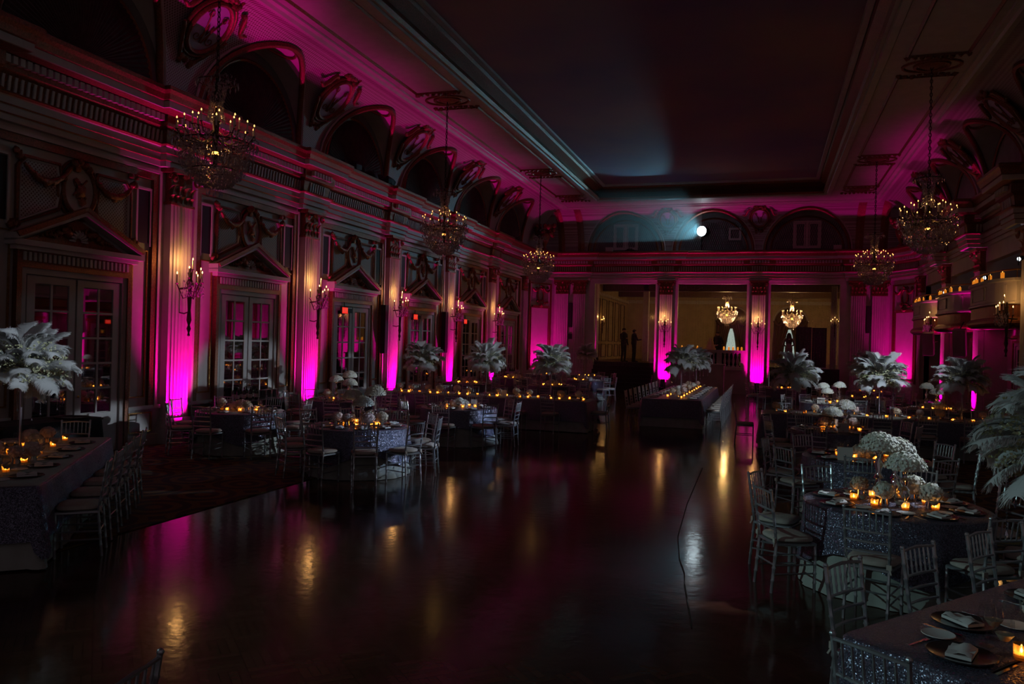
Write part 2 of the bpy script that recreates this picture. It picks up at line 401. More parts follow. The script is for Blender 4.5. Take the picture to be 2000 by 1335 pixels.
for sd in (-1, 1):
    a, b = diag(sd)
    n = Vector((-(b - a).y, (b - a).x, 0)).normalized() * (0.25 if sd < 0 else -0.25)
    mb = MB(); mb.add([a, b, b + n, a + n, a + Vector((0, 0, Z0)), b + Vector((0, 0, Z0)), b + n + Vector((0, 0, Z0)), a + n + Vector((0, 0, Z0))],
                      [(0, 1, 5, 4), (1, 2, 6, 5), (2, 3, 7, 6), (3, 0, 4, 7), (4, 5, 6, 7)])
    struct(mk('wall_corner_left' if sd < 0 else 'wall_corner_right', mb, 'cream'))

def on_left(y): return dict(loc=(XL, y, 0), rz=0)
def on_right(y): return dict(loc=(XR, y, 0), rz=pi)
def on_end(x): return dict(loc=(x, YE, 0), rz=-pi / 2)

# ---- fluted pilasters: local x = out of the wall, y = along it
def flute_profile(hw, d, n):
    pts = [(0, -hw), (d, -hw)]; m = 0.03; w = (2 * hw - 2 * m) / n
    for k in range(n):
        c = -hw + m + w * (k + 0.5); r = w * 0.36
        for j in range(7):
            a = pi * j / 6; pts.append((d - r * 0.9 * sin(a), c - r * cos(a)))
    pts += [(d, hw), (0, hw)]; return pts
fp = flute_profile(0.31, 0.16, 6)
sh = MB(); sh.strip([(x, y, 0.50) for x, y in fp], [(x, y, 4.76) for x, y in fp])
ME_SHAFT = sh.mesh('shaft', 'cream', 50)
ba = MB().box((0, -0.40, 0), (0.26, 0.40, 0.34)).box((0, -0.37, 0.34), (0.23, 0.37, 0.40)).box((0, -0.35, 0.40), (0.20, 0.35, 0.50))
ME_BASE = ba.mesh('plinth', 'cream')
cp = MB().box((0, -0.43, 5.37), (0.30, 0.43, 5.45)).box((0, -0.30, 4.80), (0.15, 0.30, 5.37)).box((0, -0.34, 4.75), (0.19, 0.34, 4.80))
for row, (zb, h, out, cnt) in enumerate(((4.80, 0.22, 0.10, 5), (4.95, 0.28, 0.14, 4))):
    for k in range(cnt):
        y = -0.28 + 0.56 * k / (cnt - 1); rows = []
        for j in range(6):
            t = j / 5; w = 0.075 * (1 - 0.75 * t * t); o = 0.15 + out * t ** 2; z = zb + h * (t - 0.35 * t ** 4)
            rows.append([(o - 0.02, y - w, z), (o + 0.015, y, z + 0.005), (o - 0.02, y + w, z)])
        cp.grid(rows)
for s_ in (-1, 1):                                       # volutes
    pts = []
    for j in range(16):
        a = j * 0.55; r = 0.105 * (1 - j / 18)
        pts.append((0.22 + 0.005 * j, s_ * (0.33 + r * cos(a)) , 5.26 + r * sin(a)))
    cp.tube(pts, 0.026, 5)
cp.blob((0.24, 0, 5.36), 0.07, 8, 5, 0.15)
ME_CAP = cp.mesh('capital', 'gilt', 40)
def pilaster(parent, place):
    p = ob('pilaster', ME_SHAFT, parent, **place)
    ob('plinth', ME_BASE, p); ob('capital', ME_CAP, p)
    return p
for y in PIL[1:]: pilaster(wl, on_left(y))
for y in PIL[4:]: pilaster(wr, on_right(y))
for u in (-7.46, -6.57, -2.19, 2.19, 6.57, 7.46): pilaster(we, on_end(CX + u))

# ---- entablature swept round the room
def ressaut(y, s):
    return [(y - s * 0.46, 0), (y - s * 0.46, 0.13), (y + s * 0.46, 0.13), (y + s * 0.46, 0)]
path = [(XL, Y0)]
for y in PIL[1:-1]: path += [(XL + d, yy) for yy, d in ressaut(y, 1)]
path += [(XL, 37.8), (-10.5, YE)]
for u in (-7.015, -2.19, 2.19, 7.015):
    hw = 0.46 if abs(u) < 3 else 0.92
    path += [(CX + u - hw, YE), (CX + u - hw, YE - 0.13), (CX + u + hw, YE - 0.13), (CX + u + hw, YE)]
path += [(5.34, YE), (XR, 37.8)]
for y in reversed(PIL[4:-1]): path += [(XR - d * 3.5, yy) for yy, d in ressaut(y, -1)]
path += [(XR, 14.0)]
def miter(path):
    out = []
    for i, p in enumerate(path):
        ns = []
        for a, b in ((i - 1, i), (i, i + 1)):
            if a < 0 or b >= len(path): continue
            d = Vector((path[b][0] - path[a][0], path[b][1] - path[a][1])); d.normalize(); ns.append(Vector((d.y, -d.x)))
        if len(ns) == 1: out.append(ns[0])
        else:
            s = ns[0] + ns[1]; out.append(s / max(0.25, (1 + ns[0].dot(ns[1]))))
    return out
MIT = miter(path)
def sweep(prof):
    mb = MB(); rows = []
    for v, z in prof: rows.append([(p[0] + n.x * v, p[1] + n.y * v, z) for p, n in zip(path, MIT)])
    return mb.grid(rows)
ta = struct(mk('trim_1', sweep([(0.02, 5.45), (0.10, 5.45), (0.10, 5.56), (0.13, 5.57), (0.13, 5.69), (0.16, 5.70), (0.16, 5.81), (0.20, 5.83), (0.20, 5.88), (0.1, 5.88)]), 'cream'))
for z, v in ((5.563, 0.122), (5.695, 0.152)): mk('gilt_bead', sweep([(v, z - 0.014), (v + 0.02, z), (v, z + 0.014)]), 'gilt', ta)
mk('gilt_bead', sweep([(0.2, 5.82), (0.235, 5.85), (0.2, 5.885)]), 'gilt', ta)
tf_ = struct(mk('trim_2', sweep([(0.12, 5.88), (0.13, 6.0), (0.16, 6.14), (0.24, 6.2), (0.24, 6.41), (0.34, 6.42), (0.48, 6.45)]), 'gilt'))
tc_ = struct(mk('trim_3', sweep([(0.46, 6.45), (0.50, 6.46), (0.50, 6.58), (0.46, 6.58)]), 'cream'))
tg = struct(mk('trim_4', sweep([(0.48, 6.58), (0.53, 6.60), (0.56, 6.70), (0.61, 6.76), (0.61, 6.83), (0.55, 6.86), (0.0, 6.87)]), 'gilt'))
fl = MB(); de = MB()
for i in range(len(path) - 1):
    a = Vector((*path[i], 0)); b = Vector((*path[i + 1], 0)); L = (b - a).length
    if L < 0.3: continue
    d = (b - a) / L; n = Vector((d.y, -d.x, 0))
    if a.y < 5 and b.y < 8.9 and a.x < 0: a = a + d * max(0, 5 - a.y); L = (b - a).length
    st = 0.115; k = int((L - 0.06) / st)
    for j in range(k):
        c = a + d * (0.09 + st * (j + 0.5) * (L - 0.18) / (k * st))
        rows = []
        for z, v in ((5.90, 0.145), (5.97, 0.16), (6.05, 0.165), (6.13, 0.18)):
            rows.append([c - d * 0.022 + n * (v - 0.03) + Vector((0, 0, z)), c - d * 0.022 + n * v + Vector((0, 0, z)), c + d * 0.022 + n * v + Vector((0, 0, z)), c + d * 0.022 + n * (v - 0.03) + Vector((0, 0, z))])
        fl.grid(rows)
    st = 0.125; k = int(L / st)
    for j in range(k):
        c = a + d * (st * (j + 0.5) * L / (k * st)); q = []
        for z in (6.28, 6.40): q += [c - d * 0.04 + n * 0.235 + Vector((0, 0, z)), c - d * 0.04 + n * 0.33 + Vector((0, 0, z)), c + d * 0.04 + n * 0.33 + Vector((0, 0, z)), c + d * 0.04 + n * 0.235 + Vector((0, 0, z))]
        de.add(q, [(0, 1, 5, 4), (1, 2, 6, 5), (2, 3, 7, 6), (3, 2, 1, 0), (4, 5, 6, 7)])
stuff(mk('frieze_flutes', fl, 'cream', tf_)); stuff(mk('dentils', de, 'cream', tf_))

# ---- one wall bay, built in local coordinates and shared
def bar_frame(mb, y0, y1, z0, z1, w, v0, v1, bottom=True):
    mb.box((v0, y0, z0), (v1, y0 + w, z1)); mb.box((v0, y1 - w, z0), (v1, y1, z1)); mb.box((v0, y0 + w, z1 - w), (v1, y1 - w, z1))
    if bottom: mb.box((v0, y0 + w, z0), (v1, y1 - w, z0 + w))
    return mb
def swag(mb, p0, p1, sag, r=0.05, n=11):
    pts = []; rr = []
    for i in range(n):
        t = i / (n - 1); pts.append((0.10, p0[0] + (p1[0] - p0[0]) * t, p0[1] + (p1[1] - p0[1]) * t - sag * 4 * t * (1 - t)))
        rr.append(r * (0.55 + 0.6 * sin(pi * t)) * (1 + 0.3 * (i % 2)))
    mb.tube(pts, rr, 6)
    for i in range(1, n - 1):
        mb.blob((0.12, pts[i][1] + random.uniform(-.03, .03), pts[i][2] + random.uniform(-.03, .03)), r * 0.8, 6, 4, 0.25)
    return mb
def ring(mb, cy, cz, hw, hz, r, v, n=28):
    return mb.tube([(v, cy + hw * cos(2 * pi * k / n), cz + hz * sin(2 * pi * k / n)) for k in range(n)], r, 6, closed=True)
random.seed(3)
B = {}
B['gilt_frame'] = bar_frame(MB(), -1.86, 1.86, 0.78, 5.29, 0.13, 0, 0.07, False).mesh('gilt_frame', 'gilt')
B['cream_edge'] = bar_frame(MB(), -1.93, 1.93, 0.76, 5.36, 0.06, 0, 0.09, False).mesh('cream_edge', 'cream')
B['wainscot'] = MB().box((0, -2.05, 0), (0.06, -1.22, 0.22)).box((0, 1.22, 0), (0.06, 2.05, 0.22)).box((0, -2.05, 0.72), (0.08, -1.22, 0.79)).box((0, 1.22, 0.72), (0.08, 2.05, 0.79)).mesh('wainscot', 'cream')
w2 = MB()
for s_ in (-1, 1):
    bar_frame(w2, s_ * 1.47 - 0.2, s_ * 1.47 + 0.2, 0.95, 3.78, 0.025, 0, 0.03)
    bar_frame(w2, s_ * 1.58 - 0.3, s_ * 1.58 + 0.3, 0.27, 0.66, 0.025, 0, 0.03)
B['side_panel_frame'] = w2.mesh('side_panel_frame', 'gold')
B['vent_slot'] = MB().box((0, -0.15, 3.92), (0.03, 0.15, 4.92)).mesh('vent_slot', 'black')
B['vent_frame'] = bar_frame(MB(), -0.2, 0.2, 3.86, 4.98, 0.045, 0, 0.05, False).mesh('vent_frame', 'cream')
pd = MB()
for s_ in (-1, 1):
    pd.prism([(s_ * 1.36, 3.60), (s_ * 1.36, 3.72), (0, 4.30), (0, 4.18)], 0.0, 0.24, lambda u, w, d: (d, u, w))
pd.box((0, -1.36, 3.54), (0.24, 1.36, 3.63)).box((0, -1.28, 3.47), (0.17, 1.28, 3.54))
B['pediment'] = pd.mesh('pediment', 'cream')
pg = MB()
for s_ in (-1, 1): pg.prism([(s_ * 1.30, 3.66), (s_ * 1.36, 3.73), (0, 4.33), (0, 4.25)], 0.18, 0.27, lambda u, w, d: (d, u, w))
pg.prism([(-1.05, 3.64), (1.05, 3.64), (0, 4.12)], 0.0, 0.05, lambda u, w, d: (d, u, w))
B['pediment_gilding'] = pg.mesh('pediment_gilding', 'gilt')
ty = MB()
for j in range(9):
    a = pi * j / 8; ty.tube([(0.06, 0.06 * cos(a), 3.74 + 0.06 * sin(a)), (0.1, 0.14 * cos(a), 3.74 + 0.14 * sin(a)), (0.07, 0.2 * cos(a), 3.74 + 0.19 * sin(a))], [0.012, 0.026, 0.012], 5)
B['shell'] = ty.mesh('shell', 'cream', 60)
tl = MB()
for s_ in (-1, 1):
    for j in range(7):
        t = j / 6; tl.blob((0.07, s_ * (0.24 + 0.5 * t), 3.75 + 0.05 * sin(t * 9) * (1 - t) + 0.12 * (1 - t)), 0.085 * (1 - 0.7 * t), 7, 5, 0.25)
    tl.tube([(0.08, s_ * (0.2 + 0.07 * cos(k * .7)), 3.92 + 0.06 * sin(k * .7)) for k in range(10)], 0.022, 5)
B['scrollwork'] = tl.mesh('scrollwork', 'gilt', 60)
B['door_head'] = MB().box((0, -1.20, 3.29), (0.10, 1.20, 3.47)).mesh('door_head', 'gilt')
dh = MB()
for j in range(24): dh.box((0.10, -1.10 + j * 0.0935, 3.31), (0.125, -1.10 + j * 0.0935 + 0.045, 3.45))
B['head_flutes'] = dh.mesh('head_flutes', 'cream')
B['lattice_panel'] = MB().prism([(-1.12, 3.98), (-1.12, 4.78), (-1.02, 4.93), (-0.46, 4.93), (-0.40, 4.6), (-0.46, 4.28)], 0.0, 0.03, lambda u, w, d: (d, u, w)).mesh('lattice_panel', 'lattice')
B['lattice_panel_b'] = MB().prism([(1.12, 3.98), (1.12, 4.78), (1.02, 4.93), (0.46, 4.93), (0.40, 4.6), (0.46, 4.28)], 0.0, 0.03, lambda u, w, d: (d, u, w)).mesh('lattice_panel', 'lattice')
lf = MB(); lg = MB()
for s_ in (-1, 1):
    pl = [(s_ * u, w) for u, w in ((1.12, 3.98), (1.12, 4.78), (1.02, 4.93), (0.46, 4.93), (0.40, 4.6), (0.46, 4.28))]
    cy = sum(p[0] for p in pl) / 6; cz = sum(p[1] for p in pl) / 6
    lf.tube([(0.03, cy + (u - cy) * 1.06, cz + (w - cz) * 1.06) for u, w in pl], 0.028, 4, closed=True)
    lg.tube([(0.03, cy + (u - cy) * 1.18, cz + (w - cz) * 1.15) for u, w in pl], 0.042, 5, closed=True)
    for yy, zz in ((1.2, 5.03), (1.24, 3.9)):
        for k in range(5): lg.blob((0.06, s_ * yy + random.uniform(-.09, .09), zz + random.uniform(-.09, .09)), 0.06, 6, 4, 0.25)
B['panel_moulding'] = lf.mesh('panel_moulding', 'cream', 40)
B['panel_gilding'] = lg.mesh('panel_gilding', 'gilt', 60)
B['medallion'] = MB().prism([(0.33 * cos(2 * pi * k / 28), 4.62 + 0.42 * sin(2 * pi * k / 28)) for k in range(28)], 0, 0.045, lambda u, w, d: (d, u, w)).mesh('medallion', 'cream')
mo = ring(MB(), 0, 4.62, 0.34, 0.43, 0.045, 0.05)
ring(mo, 0, 4.62, 0.43, 0.52, 0.028, 0.03)
for k in range(7): mo.blob((0.08, random.uniform(-.2, .2), 5.06 + random.uniform(-.08, .06)), 0.07, 6, 4, 0.25)
B['medallion_frame'] = mo.mesh('medallion_frame', 'gilt', 60)
rl = MB().blob((0.06, 0.0, 4.62), 0.12, 8, 6, 0.3, (0.5, 1, 1.1)).blob((0.06, 0.05, 4.45), 0.08, 7, 5, 0.3, (0.5, 1, 1)).blob((0.06, -0.07, 4.74), 0.07, 7, 5, 0.3, (0.5, 1, 1.2))
rl.tube([(0.07, -0.14, 4.52), (0.09, -0.02, 4.66), (0.08, 0.13, 4.82)], 0.02, 5).tube([(0.07, 0.12, 4.5), (0.09, 0.0, 4.62), (0.08, -0.14, 4.8)], 0.02, 5)
B['relief'] = rl.mesh('relief', 'gilt', 60)
gg = swag(MB(), (-1.12, 4.86), (-0.30, 4.86), 0.22); swag(gg, (0.30, 4.86), (1.12, 4.86), 0.22)
gg.blob((0.1, -0.72, 4.6), 0.06, 6, 4, .2).blob((0.1, 0.72, 4.6), 0.06, 6, 4, .2)
B['garland'] = gg.mesh('garland', 'gilt', 60)
# door: frame, two leaves, ten panes each
df = bar_frame(MB(), -1.20, 1.20, 0.0, 3.29, 0.09, 0, 0.10, False)
ME_DFRAME = df.mesh('door_frame', 'gilt')
ME_DCASE = bar_frame(MB(), -1.11, 1.11, 0.0, 3.20, 0.10, 0, 0.07, False).mesh('door_casing', 'cream')
lf_ = MB(); L0, L1 = 0.02, 0.97
lf_.box((0.0, L0, 0.02), (0.05, L0 + 0.13, 3.08)).box((0.0, L1 - 0.15, 0.02), (0.05, L1, 3.08)).box((0.0, L0, 2.96), (0.05, L1, 3.08)).box((0.0, L0, 0.02), (0.05, L1, 0.74))
lf_.box((0.0, 0.475, 0.74), (0.045, 0.515, 2.96))
for k in range(1, 5): lf_.box((0.0, L0 + 0.13, 0.74 + 0.444 * k - 0.018), (0.045, L1 - 0.15, 0.74 + 0.444 * k + 0.018))
ME_LEAF = lf_.mesh('door_leaf', 'cream')
ME_PANE = MB().box((0.0, -0.1625, -0.205), (0.018, 0.1625, 0.205)).mesh('pane', 'mirror')
ME_KNOB = MB().lathe([(0.0, 0), (0.02, 0.005), (0.025, 0.02), (0.0, 0.035)], 8).mesh('door_knob', 'gold')
ndoor = [0]
def door(place, parent=None):
    ndoor[0] += 1
    d = struct(ob('door_%d' % ndoor[0], ME_DFRAME, None, **place))
    ob('door_casing', ME_DCASE, d)
    for s_ in (1, -1):
        l = ob('door_leaf', ME_LEAF, d); l.scale = (1, s_, 1)
        for c in (0.3125, 0.6775):
            for k in range(5): ob('pane', ME_PANE, l, loc=(0.012, c, 0.74 + 0.444 * (k + 0.5)))
    kn = ob('door_knob', ME_KNOB, d, mw=Matrix.Translation((0.05, 0.08, 1.05)) @ Matrix.Rotation(pi / 2, 4, 'Y'))
    return d
def bay(parent, place, what):
    e = None
    for k in what:
        nm = k.replace('_b', '') if k.endswith('_b') else k
        o = ob(nm, B[k], parent, **place)
        if k == 'vent_slot': pass
    return e
FULL = ['gilt_frame', 'cream_edge', 'wainscot', 'side_panel_frame', 'pediment', 'pediment_gilding', 'shell', 'scrollwork', 'door_head', 'head_flutes', 'lattice_panel', 'lattice_panel_b', 'panel_moulding', 'panel_gilding', 'medallion', 'medallion_frame', 'relief', 'garland']
for yc in BAYC[1:-1]:
    for k in FULL: ob(k.replace('_b', '') if k.endswith('_b') else k, B[k], wl, **on_left(yc))
    for s_ in (-1, 1):
        ob('vent_slot', B['vent_slot'], wl, **on_left(yc + s_ * 1.52)); ob('vent_frame', B['vent_frame'], wl, **on_left(yc + s_ * 1.52))
    door(on_left(yc))
# last bay before the corner
yc = BAYC[-1]
for k in FULL: ob(k.replace('_b', '') if k.endswith('_b') else k, B[k], wl, **on_left(yc))
door(on_left(yc))
# corner panels on the chamfers
cpan = bar_frame(MB(), -0.72, 0.72, 0.95, 4.02, 0.05, 0, 0.05); bar_frame(cpan, -0.86, 0.86, 0.85, 5.25, 0.07, 0, 0.07, False)
cpan.box((0, -0.62, 4.02), (0.08, 0.62, 4.10)).blob((0.08, 0, 4.1), 0.12, 8, 5, 0.25)
ME_CPAN = cpan.mesh('corner_frame', 'gilt')
csc = MB()
ring(csc, 0, 4.66, 0.22, 0.32, 0.04, 0.05); swag(csc, (-0.68, 4.95), (-0.15, 5.0), 0.16, 0.05); swag(csc, (0.15, 5.0), (0.68, 4.95), 0.16, 0.05)
for k in range(18): csc.blob((0.06, random.uniform(-.62, .62), random.choice((4.3, 5.05)) + random.uniform(-.07, .07)), 0.055, 6, 4, .25)
ME_CSC = csc.mesh('corner_ornament', 'gilt', 60)
ME_CDADO = MB().box((0, -1.1, 0.72), (0.09, 1.1, 0.80)).box((0, -1.1, 0), (0.07, 1.1, 0.25)).mesh('dado', 'cream')
for sd in (-1, 1):
    a, b = diag(sd); m_ = (a + b) / 2; d = (b - a); n = Vector((d.y, -d.x)) if sd < 0 else Vector((-d.y, d.x))
    w_ = bpy.data.objects['wall_corner_left' if sd < 0 else 'wall_corner_right']; rz = atan2(n.y, n.x)
    for nm, me in (('corner_frame', ME_CPAN), ('corner_ornament', ME_CSC), ('dado', ME_CDADO)): ob(nm, me, w_, loc=(m_.x, m_.y, 0), rz=rz)
    for s_ in (-1, 1):
        ob('lattice_panel', MB().prism([(s_ * u, w) for u, w in ((0.28, 4.3), (0.62, 4.3), (0.62, 4.98), (0.28, 4.98))], 0, 0.02, lambda u, w, dd: (dd, u, w)).mesh('lattice_panel', 'lattice'), w_, loc=(m_.x, m_.y, 0), rz=rz)

# ---- vault: cove cut by a lunette in every bay
DVS, HZ, RL = 1.66, ZS - Z0, 1.90
def cove(phi, DV): return DV * (1 - cos(phi)), Z0 + HZ * sin(phi)
def vault(name, tf, centers, u0, u1, DV, end_lo, end_hi, fan):
    """pendentives between lunettes at the given centres; end_lo/hi: extra set-in of the run's ends at each cove angle"""
    cv = MB(tf); ba_ = MB(tf); rib = MB(tf); crib = MB(tf)
    NP = 14
    phis = [pi / 2 * k / NP for k in range(NP + 1)]
    edges = []
    cs = sorted(centers)
    for i in range(len(cs) + 1):
        lo = cs[i - 1] if i > 0 else None; hi = cs[i] if i < len(cs) else None
        rows = []
        for ph in phis:
            v, z = cove(ph, DV); dz = z - Z0; h = sqrt(max(0, RL * RL - dz * dz)) if dz < RL else 0
            a = (lo + h) if lo is not None else u0 + end_lo * (1 - cos(ph)); b = (hi - h) if hi is not None else u1 - end_hi * (1 - cos(ph))
            n = 5; rows.append([(v, a + (b - a) * k / n, z) for k in range(n + 1)])
        cv.grid(rows)
    o = struct(mk(name, cv, 'lattice', None, 40))
    for c in cs:
        A = []; Bq = []; C = []; D = []
        for k in range(25):
            a = pi * k / 24; dz = RL * sin(a); ph = math.asin(min(1, dz / HZ)); v = DV * (1 - cos(ph)); u = c + RL * cos(a)
            A.append((0, u, Z0 + dz)); Bq.append((v, u, Z0 + dz)); C.append((v + 0.02, c + (RL - 0.03) * cos(a), Z0 + (RL - 0.03) * sin(a))); D.append((v * 0.55 + 0.02, c + (RL - 0.05) * cos(a), Z0 + (RL - 0.05) * sin(a)))
        ba_.strip(A, Bq); rib.tube(C, 0.075, 6)
        rib.tube([(0.03, c + 1.62 * cos(pi * k / 20), Z0 + 1.62 * sin(pi * k / 20)) for k in range(21)], 0.05, 5)
        crib.tube([(p[0] + 0.03, c + (p[1] - c) * 1.055, Z0 + (p[2] - Z0) * 1.055 + 0.02) for p in C], 0.035, 5)
        # leafy ring ornament at the crown of each lunette vault
        rib.tube([(0.75 + 0.26 * cos(2 * pi * k / 16), c + 0.42 * sin(2 * pi * k / 16), Z0 + RL * sqrt(max(0.05, 1 - (0.42 * sin(2 * pi * k / 16) / RL) ** 2)) - 0.03) for k in range(16)], 0.035, 5, closed=True)
    mk('lunette_vault', ba_, 'cream', o, 40)
    mk('arch_rib', rib, 'gilt', o, 60); mk('arch_band', crib, 'cream', o, 60)
    for c in cs:
        l = MB(tf).prism([(c + 1.9 * cos(pi * k / 24), Z0 + 1.9 * sin(pi * k / 24)) for k in range(25)], 0.0, 0.012, lambda u, w, d: (d, u, w))
        lu = mk('lunette', l, 'lunette', o)
        if fan:
            rows = [[], []]
            for k in range(97):
                a = pi * k / 96; dv = 0.05 + 0.035 * (k % 2)
                rows[0].append((0.03, c + 0.06 * cos(a), Z0 + 0.06 * sin(a))); rows[1].append((dv, c + 1.56 * cos(a), Z0 + 1.56 * sin(a)))
            mk('fan_drape', MB(tf).grid(rows), 'fan', lu)
    return o
vl = vault('ceiling_cove_left', lambda p: (XL + p[0], p[1], p[2]), BAYC, Y0, YE, DVS, 0, 1.60, True)
vr = vault('ceiling_cove_right', lambda p: (XR - p[0], p[1], p[2]), [y for y in BAYC if y > 9], 8.4, YE, DVS, 0, 1.60, False)
ve = vault('ceiling_cove_end', lambda p: (p[1], YE - p[0], p[2]), [CX - 4.28, CX, CX + 4.28], XL, XR, 1.60, 1.66, 1.66, False)
# back wall of the upper end, vertical ribs at the corners, grilles and window frames in the lunettes
mk('upper_wall', MB().box((XL, YE + 0.02, Z0), (XR, YE + 0.3, ZS)), 'lunette', we)
mk('upper_wall', MB().box((XL - 0.25, 37.8, Z0), (XL, YE + .3, ZS)).box((XR, 8.4, Z0), (XR + 0.25, YE + .3, ZS)), 'lunette', we)
rb = []
for u in (-7.58, -6.55, 6.55, 7.58):
    rows = []
    for k in range(11):
        v, z = cove(pi / 2 * k / 10 * 0.97, 1.60); rows.append([(CX + u - 0.17, YE - v - 0.02, z - 0.01), (CX + u, YE - v - 0.05, z - 0.02), (CX + u + 0.17, YE - v - 0.02, z - 0.01)])
    mk('cove_rib', MB().grid(rows), 'gilt', ve)
for k, u in enumerate((-4.28, 0, 4.28)):
    g = MB()
    for j in range(-17, 18):                             # diamond grille bars
        x = j * 0.1; h = sqrt(max(0, 1.6 ** 2 - x * x))
        for sg in (-1, 1):
            z0_, z1_ = 0.03, h
            if h > 0.1: g.tube([(CX + u + x, YE - 0.03, Z0 + z0_), (CX + u + max(-1.55, min(1.55, x + sg * 0.35 * h)), YE - 0.03, Z0 + z1_ * 0.93)], 0.008, 4)
    stuff(mk('grille', g, 'grille', ve))
    wf = bar_frame(MB(lambda p: (CX + u + p[1], YE - p[0], Z0 + p[2])), -0.62, 0.62, 0.12, 1.42, 0.09, 0.03, 0.07) if k != 1 else MB(lambda p: (CX + p[1], YE - p[0], Z0 + p[2]))
    if k != 1:
        wf.box((0.03, -0.06, 0.2), (0.07, 0.06, 1.35)); bar_frame(wf, -0.52, -0.08, 0.2, 1.32, 0.05, 0.03, 0.06); bar_frame(wf, 0.08, 0.52, 0.2, 1.32, 0.05, 0.03, 0.06)
    else:
        bar_frame(wf, 0.72, 1.3, 0.55, 1.15, 0.09, 0.03, 0.07)
    mk('lunette_shutter', wf, 'cream2', ve)

# cartouches on the pendentives
def cartouche_meshes():
    n = 26; o = MB(); o.prism([(0.40 * cos(2 * pi * k / n), 0.54 * sin(2 * pi * k / n)) for k in range(n)], 0, 0.05, lambda u, w, d: (d, u, w))
    f = MB(); f.tube([(0.05, 0.44 * cos(2 * pi * k / n), 0.58 * sin(2 * pi * k / n)) for k in range(n)], 0.06, 6, closed=True)
    f.tube([(0.03, 0.54 * cos(2 * pi * k / n), 0.68 * sin(2 * pi * k / n)) for k in range(n)], 0.045, 6, closed=True)
    for k in range(16): f.blob((0.06, random.uniform(-.3, .3), 0.72 + random.uniform(-.1, .12)), 0.075, 6, 4, .3)
    for k in range(14): f.blob((0.06, random.uniform(-.22, .22), -0.76 - random.uniform(0, .5)), 0.08, 6, 4, .3)
    for s_ in (-1, 1):
        f.tube([(0.06, s_ * (0.5 + 0.06 * t), 0.55 + 0.1 * sin(t * 1.1) - 0.06 * t) for t in range(8)], [0.05, .06, .05, .06, .05, .05, .04, .03], 6)
        f.tube([(0.05, s_ * (0.62 - 0.06 * t), -0.1 - 0.1 * t) for t in range(8)], [0.03, .05, .04, .05, .04, .05, .04, .05], 6)
    m = MB()
    for s_ in (-1, 1):
        m.tube([(0.07, s_ * 0.02, -0.36), (0.07, s_ * 0.09, -0.05), (0.07, s_ * 0.17, 0.22), (0.07, s_ * 0.22, 0.33)], 0.016, 5)
        m.tube([(0.07, s_ * (0.2 + 0.10 * (1 - k / 16) * cos(k * .6)), 0.27 + 0.10 * (1 - k / 16) * sin(k * .6)) for k in range(14)], 0.011, 5)
        m.tube([(0.07, s_ * (0.18 + 0.11 * (1 - k / 16) * cos(2.6 + k * .6)), -0.25 + 0.11 * (1 - k / 16) * sin(2.6 + k * .6)) for k in range(14)], 0.011, 5)
    m.tube([(0.07, -0.09, -0.3), (0.07, -0.06, 0.06), (0.07, 0.0, -0.16), (0.07, 0.06, 0.06), (0.07, 0.09, -0.3)], 0.014, 5)
    return o.mesh('cartouche', 'oval_violet'), f.mesh('cartouche_frame', 'gilt', 60), m.mesh('monogram', 'gilt', 60)
CART = cartouche_meshes()
def cartouche(parent, base, out, along, phi, DV, sc=1.0):
    v, z = cove(phi, DV); T = Vector((DV * sin(phi), 0, HZ * cos(phi))).normalized()
    # local frame: x = normal into the room, y = along the wall, z = up the cove
    o3 = Vector((out[0], out[1], 0)); a3 = Vector((along[0], along[1], 0))
    zz = (o3 * T.x + Vector((0, 0, 1)) * T.z).normalized(); xx = (o3 * T.z - Vector((0, 0, 1)) * T.x).normalized()
    mw = Matrix((( xx.x, a3.x, zz.x, 0), (xx.y, a3.y, zz.y, 0), (xx.z, a3.z, zz.z, 0), (0, 0, 0, 1)))
    p = Vector(base) + o3 * v + Vector((0, 0, z)) + xx * 0.12
    mw = Matrix.Translation(p) @ mw @ Matrix.Scale(sc, 4)
    c = ob('cartouche', CART[0], parent, mw=mw); ob('cartouche_frame', CART[1], c); ob('monogram', CART[2], c)
for y in PIL[2:-1]: cartouche(vl, (XL, y, 0), (1, 0), (0, 1), radians(50), DVS)
for y in PIL[3:-1]: cartouche(vr, (XR, y, 0), (-1, 0), (0, -1), radians(50), DVS)
for u in (-2.14, 2.14): cartouche(ve, (CX + u, YE, 0), (0, -1), (1, 0), radians(52), 1.60, 0.85)

# ---- soffit, recess and painted ceiling
IX0, IX1, IY1 = -7.53, 2.18, 36.2
OX0, OX1, OY1 = XL + DVS, XR - DVS, YE - 1.60
sf = MB()
for a, b in (((OX0, Y0), (IX0, OY1)), ((IX1, Y0), (OX1, OY1)), ((IX0, IY1), (IX1, OY1))): sf.box((a[0], a[1], ZS), (b[0], b[1], ZS + 0.06))
ce = struct(mk('ceiling', sf, 'cream2'))
rows = []
for off, z in ((0, ZS - 0.03), (0.05, ZS + 0.05), (0.0, ZS + 0.12), (-0.12, ZS + 0.3), (0.16, ZS + 0.45), (0.22, ZS + 0.6)):
    rows.append([(IX0 + off, Y0, z), (IX0 + off, IY1 - off, z), (IX1 - off, IY1 - off, z), (IX1 - off, Y0, z)])
mk('ceiling_recess', MB().grid(rows), 'gilt', ce)
rows = []
for off, z in ((-0.30, ZS - 0.005), (-0.28, ZS - 0.06), (-0.12, ZS - 0.06), (-0.10, ZS - 0.005)):
    rows.append([(IX0 + off, Y0, z), (IX0 + off, IY1 - off, z), (IX1 - off, IY1 - off, z), (IX1 - off, Y0, z)])
mk('recess_moulding', MB().grid(rows), 'cream', ce)
rows = []
